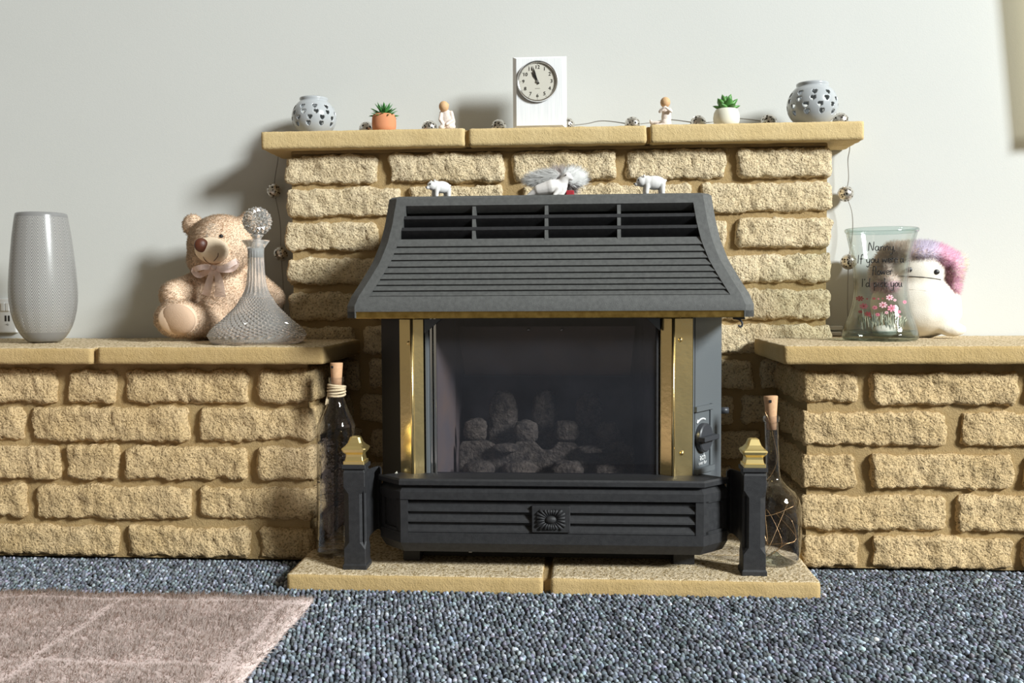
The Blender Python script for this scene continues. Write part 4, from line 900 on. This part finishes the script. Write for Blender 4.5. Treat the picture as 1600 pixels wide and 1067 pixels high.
strands('fluff', cr, 9000, .020, .00035, fo, lambda p, n: np.random.uniform(.55, 1, (len(p), 1)) * np.array([[.86, .76, .72]]), jitter=.5, lenvar=.6, nfix=(.2, -.5, .5))
for (c, r, ln_, rot) in (((850, 277), (26, 8), (-1.6, 0, -.25), .18), ((895, 278), (17, 11), (.9, 0, .5), -.3)):
    w = part('wing', E(c[0], c[1], Y - .018, r[0], r[1], 4, Matrix.Rotation(-rot, 3, 'Y')), 'matte_white', fo, True)
    strands('wing_down', w, 4500, .020, .00035, fo, lambda p, n: np.random.uniform(.75, 1.0, (len(p), 1)) * np.array([[1, .99, .97]]), lean=ln_, jitter=.25, lenvar=.6, nfix=(.25, -.6, .6))
part('red_base', bevbox(xat(884, 303, Y - .04), xat(897, 303, Y - .04), Y - .05, Y - .01, z_top, z_top + .013, .002), 'red', fo)

# ------------------------------------------------------------------ teddy bear
TY = 2.078; tb = empty('teddy_bear', (xat(345, 520, TY), TY, ZSH), 'peach plush teddy bear with sheer ribbon bow seated behind the decanter', 'teddy bear')
sk = fused('bear_body', [E(352, 470, TY, 51, 60, 42), E(345, 492, TY - .005, 52, 38, 44), E(347, 384, TY - .015, 54, 49, 46), E(338, 405, TY - .030, 46, 34, 38), E(301, 352, TY - .008, 18, 19, 9), E(389, 347, TY + .005, 18, 18, 9),
                         K((312, 446), (275, 460), TY - .02, TY - .075, 22, 23), E(272, 461, TY - .08, 23, 23, 22), K((392, 440), (425, 466), TY, TY - .01, 21, 20), E(422, 476, TY - .012, 17, 22, 18),
                         K((345, 506), (298, 502), TY - .03, TY - .095, 25, 28), E(279, 498, TY - .105, 39, 30.5, 26), K((372, 508), (398, 508), TY - .02, TY - .055, 22, 20)], .0055, 'bear_skin', tb, 6)
mz = part('muzzle', E(331, 391, TY - .088, 27, 21, 24, Matrix.Rotation(.15, 3, 'Y')), 'bear_muzzle', tb, True, label='smooth cream muzzle')
part('nose', E(314.5, 383, TY - .118, 11, 11.5, 7, Matrix.Rotation(.5, 3, 'Z')), 'bear_nose', mz, True)
for pts in ([(316, 394), (318, 402), (322, 408), (329, 412)], [(341, 395.5), (340.5, 400), (338, 404), (334, 408)]):
    P = []
    for px, py in pts:                          # stitch laid on the muzzle surface
        c = at(331, 391, TY - .088); q = at(px, py, TY - .10); u = ((px - 331) / 27) ** 2 + ((py - 391) / 21) ** 2
        P.append(at(px, py, TY - .088 - S(24, TY) * math.sqrt(max(0, 1 - u)) - .0005))
    part('mouth_stitch', tube(catmull(P, 4), .0008, 6), 'bear_nose', mz, True)
for px, py in ((345.5, 369), (313, 373)): part('eye', E(px, py, TY - .0725 if px > 330 else TY - .066, 3.6, 3.0, 3), 'ink', tb, True)
fpad = part('foot_pad', E(278, 499, TY - .127, 32, 25.5, 13, Matrix.Rotation(math.radians(-14), 3, 'Z') @ Matrix.Rotation(math.radians(12), 3, 'X')), 'bear_pad', tb, True, label='smooth peach sole')
def bear_col(p, n):
    t = np.random.uniform(.84, 1.05, (len(p), 1)); nz = np.array([noise.noise(Vector(q) * 30) for q in p])[:, None]
    c = np.array([[.83, .655, .49]]) * t * (1 + .15 * nz); hi_ = np.array([[.93, .79, .63]]); k = (np.random.rand(len(p), 1) < .28); c = np.where(k, hi_ * t, c)
    qx = 909 + p[:, 0] / p[:, 1] * F; qy = 460 - (p[:, 2] - CAMZ) / p[:, 1] * F          # pale blaze and a darker patch on the brow
    fr_ = p[:, 1] < TY - .02
    c = np.where((fr_ & (((qx - 322) / 10) ** 2 + ((qy - 360) / 17) ** 2 < 1))[:, None], np.array([[1., .93, .83]]) * t, c)
    c = np.where((fr_ & (((qx - 339) / 7) ** 2 + ((qy - 352) / 14) ** 2 < 1))[:, None], np.array([[.62, .42, .26]]) * t, c)
    return np.clip(c, 0, .98)
mzc = at(331, 391, TY - .088); fpc = at(278, 499, TY - .127)
def bear_acc(p, n):
    d1 = np.linalg.norm((p - np.array(mzc)) / np.array([.036, .04, .028]), axis=1) > 1; d2 = np.linalg.norm((p - np.array(fpc)) / np.array([.041, .026, .033]), axis=1) > 1; return d1 & d2
strands('fur', sk, 70000, .0058, .0006, tb, bear_col, lean=(0, -.05, -.3), jitter=.30, accept=bear_acc, lenvar=.5)
def ribbon(pts, w, Y0, nm='ribbon'):
    P = catmull([at(px, py, Y0 + d) for px, py, d in pts], 6); V, Fc = [], []
    for i, p in enumerate(P):
        t = (P[min(i + 1, len(P) - 1)] - P[max(i - 1, 0)]).normalized(); s = t.cross(Vector((0, -1, 0.1))).normalized(); ww = w[0] + (w[1] - w[0]) * i / (len(P) - 1)
        V += [p - s * ww, p + Vector((0, -.003 * math.sin(i * .9), 0)), p + s * ww]
    for i in range(len(P) - 1): Fc += [(i * 3, i * 3 + 1, i * 3 + 4, i * 3 + 3), (i * 3 + 1, i * 3 + 2, i * 3 + 5, i * 3 + 4)]
    return V, Fc
bw = part('ribbon_bow', join(ribbon([(333, 418, -.10), (318, 417, -.112), (303, 422, -.100), (312, 430, -.092), (333, 419, -.094)], (.006, .006), TY), ribbon([(333, 418, -.10), (348, 419, -.112), (370, 408, -.090), (362, 420, -.082), (335, 420, -.092)], (.006, .007), TY),
     ribbon([(333, 418, -.105), (328, 436, -.106), (322, 462, -.100)], (.004, .010), TY), ribbon([(335, 418, -.105), (342, 438, -.106), (344, 464, -.100)], (.004, .013), TY)), 'ribbon', tb, True, label='sheer pale pink ribbon bow')
part('bow_knot', E(334, 418, TY - .108, 4.5, 4.5, 4), 'ribbon', bw, True)
# ------------------------------------------------------------------ cut glass ship's decanter
DY = 1.888; dcx = xat(402, 520, DY); dec = empty('decanter', (dcx, DY, ZSH), "cut glass ship's decanter with ball stopper in front of the teddy bear", 'decanter')
zd = lambda py: ZSH + (531.5 - py) * S(1, DY + .04)
smooth_rows = [(66, 531.5), (69, 530), (72, 527.5), (74, 523)]
cut_pts = catmull([Vector((w, y, 0)) for w, y in ((75, 519), (71.5, 512), (65, 505), (53, 495), (43, 485), (36, 478), (29.5, 470), (24.5, 461))], 3)
neck_rows = [(23, 459), (19.5, 452), (16.5, 444), (14.8, 435), (13.8, 427), (13, 415), (12.5, 400), (12.4, 390), (13, 384), (17, 378), (21, 373), (21.5, 371.5)]
rowsd = [(w, y, 0) for w, y in smooth_rows] + [(p.x, p.y, 1 + k % 2) for k, p in enumerate(cut_pts)] + [(w, y, 3) for w, y in neck_rows]
n = 72; V, Fc = [], []
for k, (w, y, kind) in enumerate(rowsd):
    for i in range(n):
        a = 2 * math.pi * (i + (0.5 if False else 0)) / n; r = S(w, DY + .03)
        if kind in (1, 2): r += (.0021 if (i + kind) % 2 else -.0021) * min(1, w / 50)
        elif kind == 3 and 384 < y < 459: r *= 1 - .075 * abs(math.sin(a * 9))
        V.append((dcx + r * math.cos(a), DY + r * math.sin(a), zd(y)))
for k in range(len(rowsd) - 1):
    for i in range(n):
        j = (i + 1) % n; q = (k * n + i, k * n + j, (k + 1) * n + j, (k + 1) * n + i)
        if rowsd[k][2] in (1, 2):
            if (i + rowsd[k][2]) % 2: Fc += [(q[0], q[1], q[3]), (q[1], q[2], q[3])]
            else: Fc += [(q[0], q[1], q[2]), (q[0], q[2], q[3])]
        else: Fc.append(q)
Fc.append(tuple(range(n - 1, -1, -1)))
part('decanter_body', (V, Fc), 'crystal', dec, False)
part('neck_frosting', lathe((dcx, DY), [(S(10.5, DY), zd(398)), (S(11.6, DY), zd(390)), (S(12.2, DY), zd(384))], 40), 'frosted', dec, True, label='frosted ground neck')
sc = Vector((dcx + S(3.2, DY), DY, zd(342))); R_ = S(24, DY)
Vs, Fs = [], []; NU, NV = 24, 12
for k in range(NV + 1):
    t = -math.pi / 2 * .97 + math.pi * .97 * k / NV
    for i in range(NU):
        a = 2 * math.pi * i / NU; r = R_ * (1.0 if (i + k) % 2 else .86) if 0 < k < NV else R_ * .97
        Vs.append(sc + Vector((r * math.cos(t) * math.cos(a), r * math.cos(t) * math.sin(a), r * math.sin(t))))
for k in range(NV):
    for i in range(NU):
        j = (i + 1) % NU; q = (k * NU + i, k * NU + j, (k + 1) * NU + j, (k + 1) * NU + i)
        if (i + k) % 2: Fs += [(q[0], q[1], q[3]), (q[1], q[2], q[3])]
        else: Fs += [(q[0], q[1], q[2]), (q[0], q[2], q[3])]
Fs.append(tuple(range(NU - 1, -1, -1))); Fs.append(tuple(NV * NU + i for i in range(NU)))
Rst = Matrix.Rotation(math.radians(90), 3, 'X'); Vs = [sc + Rst @ (Vector(v) - sc) for v in Vs]
part('stopper', (Vs, Fs), 'crystal_ball', dec, False, label='faceted ball stopper')
part('stopper_stem', lathe((sc.x - .001, DY), [(S(7, DY), zd(388)), (S(6.5, DY), zd(375)), (S(6, DY), zd(371)), (S(7.5, DY), zd(367)), (S(11, DY), zd(363))], 24), 'crystal', dec, True)

# ------------------------------------------------------------------ printed glass vase
PY = 1.97; pc = xat(1375, 530, PY); pv = empty('glass_vase', (pc, PY, ZSH), 'clear waisted glass vase printed with verse and pink flowers on the right shelf', 'vase')
zp_ = lambda py: ZSH + (533 - py) * S(1, PY - .02)
SP = S(1, PY - .01)
gp = [(48, 533), (53, 532), (55, 528), (55, 522), (53, 514), (50, 505), (46.5, 495), (43.5, 484), (41, 472), (39.5, 458), (39.5, 445), (40.3, 430), (42.5, 412), (45.5, 396), (48.5, 382), (50.5, 373), (51.5, 368)]
rr = [(w * SP, zp_(y)) for w, y in gp]; RP = catmull([Vector((r, z, 0)) for r, z in rr], 4); prof = [(p.x, p.y) for p in RP]
inn = [(r - .0035, z) for r, z in prof if z > ZSH + .012]
body = join(lathe((pc, PY), prof, 72, True, False), (lambda g: (g[0], [f[::-1] for f in g[1]]))(lathe((pc, PY), inn, 72, True, False)))
part('vase_body', body, 'clear', pv, True)
part('vase_rim', lathe((pc, PY), [(r * SP, zp_(y)) for r, y in ((50.5, 369), (53, 367.5), (53.8, 365), (53.2, 362.8), (51.5, 362), (49.5, 363), (49, 366), (50, 368.5))], 72, False, False), 'clear_rim', pv, True)
part('vase_foot', lathe((pc, PY), [(50 * SP, zp_(532.8)), (55.3 * SP, zp_(530)), (55.5 * SP, zp_(524)), (53 * SP, zp_(518)), (44 * SP, zp_(520)), (20 * SP, zp_(522))], 72), 'clear_rim', pv, True)
def rad_at(z): return float(np.interp(z, [p[1] for p in prof], [p[0] for p in prof])) + .0006
def onv(px, py):
    z = zp_(py); r = rad_at(z); q = (px - 1373.5) * SP / r; a = math.asin(max(-.98, min(.98, q))); a += -.135      # print faces the camera
    return Vector((pc + r * math.sin(a), PY - r * math.cos(a), z))
GL = {'N': ([[(0, 0), (.05, 1), (.40, .02), (.46, 1.06)]], .58), 'a': ([[(.35, .45), (.15, .5), (.02, .25), (.12, .02), (.3, .1), (.37, .48), (.37, .1), (.48, .03)]], .52), 'n': ([[(.02, .5), (.05, 0)], [(.05, .3), (.2, .5), (.33, .42), (.33, .1), (.42, .02)]], .47),
      'y': ([[(.02, .5), (.06, .15), (.2, .03), (.34, .2), (.37, .5), (.35, -.2), (.2, -.48), (.05, -.35)]], .48), ',': ([[(.08, .06), (.02, -.15)]], .2), 'I': ([[(.1, 1.), (.08, 0)]], .26), 'f': ([[(.32, .95), (.2, 1.02), (.12, .8), (.1, -.1)], [(0, .5), (.28, .52)]], .36),
      'o': ([[(.2, .5), (.03, .3), (.12, .02), (.32, .1), (.36, .38), (.2, .5)]], .46), 'u': ([[(.02, .5), (.06, .1), (.2, .02), (.33, .2), (.35, .5), (.37, .08), (.46, .03)]], .51), 'w': ([[(0, .5), (.08, .03), (.25, .4), (.38, .03), (.52, .5)]], .62),
      'e': ([[(.05, .25), (.33, .3), (.25, .5), (.06, .4), (.06, .1), (.22, .01), (.38, .12)]], .44), 'r': ([[(.02, .5), (.06, 0)], [(.06, .28), (.18, .48), (.32, .46)]], .37), 'l': ([[(.08, 1.05), (.08, .1), (.18, .02)]], .24), "'": ([[(.06, 1.), (.04, .8)]], .16),
      'd': ([[(.35, .4), (.18, .5), (.03, .25), (.12, .02), (.3, .1), (.38, .4)], [(.4, 1.05), (.37, .1), (.46, .03)]], .54), 'p': ([[(.04, .5), (.06, -.45)], [(.05, .35), (.2, .5), (.35, .3), (.25, .05), (.07, .1)]], .46), 'i': ([[(.06, .5), (.07, .1), (.14, .02)], [(.07, .7), (.08, .75)]], .24),
      'c': ([[(.33, .42), (.18, .5), (.03, .25), (.14, .02), (.34, .1)]], .42), 'k': ([[(.05, 1.05), (.05, 0)], [(.33, .5), (.07, .22), (.36, 0)]], .44), ' ': ([], .3)}
for txt, x0, x1, yb in (('Nanny,', 1349.5, 1387.5, 397.5), ('If you were a', 1336, 1401, 415.5), ('flower', 1355, 1384, 433.5), ("I'd pick you", 1342, 1399.5, 451.5)):
    tot = sum(GL[c][1] for c in txt); k = (x1 - x0) / tot; x = x0; gs = []; hgt = 12.5
    for c in txt:
        st, w = GL[c]
        for s in st: gs.append(tube(catmull([onv(x + u * k, yb - v * hgt) for u, v in s], 4), .0009, 5))
        x += w * k
    part('printed_verse', join(*gs), 'ink', pv, True)
def petals(px, py, r, mt):
    gs = []; c = onv(px, py)
    for k in range(7):
        t = 2 * math.pi * k / 7; P = [onv(px, py)]
        for dt, q in ((-.34, .72), (-.2, 1), (.2, 1), (.34, .72)): P.append(onv(px + r * q * math.cos(t + dt), py + r * q * .8 * math.sin(t + dt)))
        gs.append((P, [(0, 1, 2, 3, 4)]))
    part('flower_print', join(*gs), mt, pv)
    part('flower_eye', ([onv(px + r * .26 * math.cos(a), py + r * .24 * math.sin(a)) + Vector((0, -.0004, 0)) for a in np.linspace(0, 5.4, 7)], [tuple(range(7))]), 'red_petal', pv)
for px, py, r, mt in ((1340, 469, 5, 'red_petal'), (1344.5, 480.5, 5.5, 'pink_petal'), (1340, 489, 3, 'red_petal'), (1349.5, 492.5, 5, 'red_petal'), (1359, 482.5, 3.8, 'pink_petal'), (1370.5, 478.5, 6, 'pale_petal'), (1383, 483.5, 7, 'pink_petal'), (1380, 467.5, 5.5, 'pale_petal'), (1362.5, 493, 3.4, 'pink_petal'),
                      (1375, 490, 3, 'pale_petal'), (1393, 489, 3.2, 'pink_petal'), (1358, 469, 2.4, 'red_petal'), (1387.5, 471.5, 2.6, 'pale_petal'), (1403, 474.5, 3.5, 'pink_petal'), (1349, 469.5, 1.5, 'red_petal'), (1364, 469.5, 1.6, 'pink_petal'), (1370, 469, 1.3, 'red_petal'), (1394, 496, 2.2, 'pink_petal'), (1354, 497, 2, 'red_petal')): petals(px, py, r, mt)
gs, g2 = [], []
for k in range(70):
    px = random.uniform(1335, 1401); yb_ = random.uniform(506, 516); h = random.uniform(6, 24); dx = random.uniform(-2.5, 2.5); (gs if random.random() < .45 else g2).append(tube([onv(px, yb_), onv(px + dx * .4, yb_ - h * .5), onv(px + dx, yb_ - h)], 0, 4, [.0003, .0009, .0002]))
    if random.random() < .5: g2.append(([onv(px + dx, yb_ - h * .6), onv(px + dx + 2, yb_ - h * .6 - 2), onv(px + dx + 3.4, yb_ - h * .6 - 5), onv(px + dx + .8, yb_ - h * .6 - 3)], [(0, 1, 2, 3)]))
part('leaf_print', join(*gs), 'leaf_print', pv, False, 'stuff'); part('stem_print', join(*g2), 'sage_print', pv, False, 'stuff')
# ------------------------------------------------------------------ plush toy with rainbow mane
QY = 2.088; pl = empty('plush_toy', (xat(1428, 520, QY), QY, ZSH), 'round cream plush toy with pink and lilac furry mane behind the glass vase', 'plush toy')
bd = fused('plush_body', [E(1430, 476, QY, 66, 54, 56), E(1432, 488, QY, 65, 40, 58), E(1430, 425, QY - .004, 50, 40, 44), E(1488, 515, QY - .055, 22, 11, 14), E(1382, 517, QY - .06, 20, 10, 14)], .005, 'plush_cream', pl, 8)
def frontY(px, py):                              # front of the plush head / body under a picture point, by casting a ray onto its mesh
    o = Vector((0, 0, CAMZ)); d = (at(px, py, 2.0) - o).normalized(); L = rootloc(bd); ok, loc, nr, idx = bd.ray_cast(o - L, d)
    return (loc + L) if ok else at(px, py, QY - .05)
for px, py in ((1421, 421.5), (1463, 425)): part('eye', ellip(frontY(px, py), (S(4.8, QY), .003, S(3.9, QY))), 'ink', pl, True)
part('mouth_line', tube([frontY(x, y) + Vector((0, -.0005, 0)) for x, y in ((1398, 432), (1410, 431.5), (1425, 432), (1440, 433), (1455, 434.5), (1470, 437))], .0009, 6), 'ink', pl, True)
part('chin_seam', tube([frontY(x, y) + Vector((0, -.0002, 0)) for x, y in ((1385, 455), (1405, 452.5), (1425, 452), (1445, 454), (1465, 459))], .0007, 6), 'plush_cream', pl, True)
mn = fused('mane_base', [E(1432, 397, QY - .010, 44, 15, 36), E(1466, 404, QY - .018, 17, 17, 26), E(1484, 424, QY - .022, 13, 28, 24), E(1484, 450, QY - .026, 11, 10, 18), E(1398, 405, QY, 20, 22, 30), E(1380, 430, QY, 14, 30, 26), E(1495, 411, QY - .012, 10, 13, 12), E(1388, 442, QY - .055, 14, 12, 8)], .005, 'cloth_pink', pl, 5)
px_of = lambda p: 909 + p[:, 0] / p[:, 1] * F
def mane_col(p, n):
    x = px_of(p); z = p[:, 2]; t = np.random.uniform(.8, 1.1, (len(p), 1)); j = x + np.random.normal(0, 4, len(x)); zz = (z - ZSH) / .19
    lil, pnk, yel, pea, ros = [np.array(c) for c in ((.90, .82, .97), (1.0, .60, .75), (1.0, .92, .74), (1.0, .83, .72), (1.0, .70, .77))]
    c = np.where((j < 1446)[:, None], lil, np.where((j < 1479)[:, None], pnk, yel)); c = np.where(((j >= 1474) & (zz < .52))[:, None], ros, c); c = np.where(((j >= 1460) & (zz < .40))[:, None], pea, c); c = np.where((j < 1412)[:, None], np.where((zz > .62)[:, None], pea, ros), c)
    return np.clip(c * t, 0, 1)
strands('mane', mn, 30000, .017, .0005, pl, mane_col, lean=(.1, 0, -.15), jitter=.5, lenvar=.5)
# white cable trunking along the wall above the right shelf
T(part('trim_1', join(bevbox(XCR - .004, XCR + .05, YW - .012, YW, ZSH + .012, ZSH + .022, .002, 1), bevbox(XCR - .004, XCR + .045, YW - .02, YW, ZSH, ZSH + .009, .002, 1)), 'trim_white'), 'short white cable trunking on the wall behind the glass vase', kind='structure')
# ------------------------------------------------------------------ bottles on the hearth
def bottle(px, Y, prof, glass, label, pyb, lean=0):
    x = xat(px, pyb, Y); g = empty('glass_bottle', (x, Y, ZHE), label, 'bottle'); P = catmull([Vector((S(w, Y), ZHE + S(h, Y), 0)) for w, h in prof], 5)
    pr = [(p.x, p.y) for p in P]; o = part('bottle_body', lathe((x, Y), pr, 48, True, False), glass, g, True)
    return g, x, pr
hL = 868; BLY = 1.745
gb, bx, pr = bottle(524, BLY, [(24, 0), (29, 2), (31, 8), (31, 16), (30.6, 22), (30.6, 90), (30.6, 170), (30.8, 200), (29, 212), (24, 224), (17, 238), (13, 252), (11.5, 266), (11.2, 276), (12.2, 277.5), (12.2, 284), (11.6, 285), (11, 284)], 'bottle', 'tall clear embossed bottle with cork and raffia tie in the left hearth corner', 800)
gb.rotation_euler = (0, math.radians(1.0), 0); SB = S(1, BLY); zc = lambda h: ZHE + h * SB
part('cork', lathe((bx, BLY), [(8.2 * SB, zc(262)), (9, zc(284))][:0] + [(8.0 * SB, zc(262)), (8.6 * SB, zc(284)), (10.0 * SB, zc(307)), (9.6 * SB, zc(308))], 28), 'cork', gb, True)
part('cork_window', box(bx - .0075, bx - .0035, BLY - 10.2 * SB, BLY - 9 * SB, zc(300), zc(303.5)), 'ink', gb)
gs = []
for k in range(5): gs.append(tube([Vector((bx + (13.2 + .5 * math.sin(k * 2 + a)) * SB * math.cos(a), BLY + (13.2 + .5 * math.sin(k + a)) * SB * math.sin(a), zc(257 + k * 3.6 + 1.6 * math.sin(a + k)))) for a in np.linspace(0, 6.28, 22)], .0023, 6))
for k in range(3): gs.append(tube(catmull([Vector((bx - 12.5 * SB, BLY - 4 * SB, zc(258))), Vector((bx - (14 - k) * SB, BLY - 8 * SB, zc(250))), Vector((bx - (15.5 - 2 * k) * SB, BLY - 8 * SB, zc(241 + k)))], 4), .0014, 5))
part('raffia_tie', join(*gs), 'raffia', gb, True)
gs = []
for k in range(64):                              # raised moulding on the front of the glass
    a = random.uniform(-2.5, -.7); h = random.choice([186, 180, 168, 160, 150, 141, 118, 114, 128]) + random.uniform(-3, 3); R0 = 31.2 * SB; ln_ = random.uniform(.03, .10); tl = random.uniform(-3, 3)
    gs.append(tube([Vector((bx + R0 * math.cos(a + d * ln_), BLY + R0 * math.sin(a + d * ln_), zc(h + d * tl + (2 if d == 0 else 0)))) for d in (-1, 0, 1)], .0009, 5))
part('embossing', join(*gs), 'bottle_emboss', gb, True, 'stuff')
for h in (24, 92): part('mould_ring', tube([Vector((bx + 30.9 * SB * math.cos(a), BLY + 30.9 * SB * math.sin(a), zc(h))) for a in np.linspace(0, 6.28, 40)], .0009, 5), 'bottle_emboss', gb, True)
BRY = 1.735
gb, bx, pr = bottle(1212, BRY, [(28, 0), (33, 2), (36, 8), (38.5, 20), (41, 45), (42, 72), (41, 88), (38, 100), (32.5, 110), (22, 120), (13.5, 130), (11, 141), (10.6, 155), (10.4, 190), (10.4, 215), (10.4, 219), (12.6, 220), (12.8, 227), (11, 229)], 'bottle', 'round bellied clear bottle with cork and copper wire lights right of the hearth post', 800)
SB = S(1, BRY); zc = lambda h: ZHE + h * SB
part('cork', lathe((bx, BRY), [(7.5 * SB, zc(207)), (8.2 * SB, zc(228)), (10.8 * SB, zc(258)), (10.4 * SB, zc(259))], 28), 'cork', gb, True)
part('cork_window', box(bx - .0055, bx - .001, BRY - 11 * SB, BRY - 9 * SB, zc(250), zc(254)), 'ink', gb)
rnd = random.Random(5); P = [Vector((bx - .002, BRY - .008, zc(231))), Vector((bx - .012, BRY - .006, zc(237))), Vector((bx - .006, BRY - .009, zc(223))), Vector((bx + .004, BRY, zc(190))), Vector((bx + .008, BRY, zc(160))), Vector((bx - .004, BRY, zc(135))), Vector((bx - .03, BRY - .01, zc(115)))]
for k in range(15):
    a = rnd.uniform(0, 6.28); r = rnd.uniform(.015, .040); P.append(Vector((bx + r * math.cos(a), BRY + r * math.sin(a), zc(rnd.uniform(12, 95)))))
part('wire_lights', tube(catmull(P, 6), .00045, 5), 'copper', gb, True)
part('punt', lathe((bx, BRY), [(26 * SB, zc(1)), (12 * SB, zc(8)), (3 * SB, zc(16))], 24, False, True), 'clear_rim', gb, True)
gb.rotation_euler = (0, math.radians(-2.0), 0)
# ------------------------------------------------------------------ rug
RX, RY = -0.437, 1.550
rg = empty('rug', (RX - .6, 1.1, 0), 'dusty pink plush rug with raised checked pile on the carpet', 'rug')
bs = part('rug_base', rough_block(RX - 1.35, RX - .006, .62, RY - .006, 0.0, .012, r=.005, amp=.0005, step=.03, seed=91), 'cloth_pink', rg, True)
def gap(p):
    x, y = p[:, 0], p[:, 1]; d = np.full(len(p), 9.0)
    for gx in (RX - .043, RX - .315, RX - .59): d = np.minimum(d, np.abs(x - gx + .004 * np.sin(y * 40)))
    for gy in (RY - .043, RY - .31): d = np.minimum(d, np.abs(y - gy + .004 * np.sin(x * 37)))
    return np.clip(d / .011, .22, 1)
def rug_len(p, n): return .013 * gap(p) * np.array([.85 + .3 * noise.noise(Vector(q) * 16) for q in p])
def rug_col(p, n):
    t = np.random.uniform(.78, 1.05, (len(p), 1)); nz = np.array([noise.noise(Vector(q) * 11) for q in p])[:, None]
    return np.clip(np.array([[.86, .735, .68]]) * t * (1 + .14 * nz), 0, 1)
strands('pile', bs, 300000, rug_len, .00075, rg, rug_col, lean=(.25, .15, 0), jitter=.5, lenvar=.35, accept=lambda p, n: (n[:, 2] > -.2) & (p[:, 1] > 1.02) & (p[:, 0] > -.78 * p[:, 1]))
# ------------------------------------------------------------------ unseen cloth, added and shaped to shade the wall at the upper right
def shadow_caster():
    d = (Vector((LIGHT_POS.x, LIGHT_POS.y, LIGHT_POS.z)))
    Yc = 2.132
    def toward(px, py):
        w = at(px, py, YW); t = (YW - Yc) / (YW - LIGHT_POS.y); return w + (LIGHT_POS - w) * t
    a0, a1 = toward(1559, 0), toward(1580, 238); ztop = 1.45; k = (ztop - a1.z) / (a0.z - a1.z); x_top = a1.x + (a0.x - a1.x) * k
    V, Fc = [], []; nx = 48
    for r in range(13):
        t = r / 12; z = a1.z + (ztop - a1.z) * t; xl = a1.x + (x_top - a1.x) * t
        for i in range(nx + 1):
            u = i / nx; V.append((xl + u * .55, Yc + .010 * math.sin(u * 46) * min(1, u * 6), z))
    for r in range(12):
        for i in range(nx): q = r * (nx + 1) + i; Fc.append((q, q + 1, q + nx + 2, q + nx + 1))
    g = empty('shadow_caster', (a1.x + .27, Yc, a1.z), 'beige hemmed cloth added outside the right edge to shade the wall', 'shadow_caster')
    c = part('caster_cloth', (V, Fc), 'shadow_caster', g, True); c['label'] = 'beige cloth of the shadow caster'
    part('hem', ([(x, y - .002, a1.z + dz) for dz in (0, .03) for x, y in [(v[0], v[1]) for v in V[:nx + 1]]], [(i, i + 1, nx + 2 + i, nx + 1 + i) for i in range(nx)]), 'shadow_caster', g, True)
    part('caster_rod', tube([(a1.x - .3, Yc, ztop), (a1.x + 1.0, Yc, ztop)], .009, 10), 'trim_white', g, True)
    for x in (a1.x + .62, a1.x + .95): part('rod_bracket', box(x - .008, x + .008, Yc - .005, YW + .001, ztop - .008, ztop + .008), 'trim_white', g)
shadow_caster()
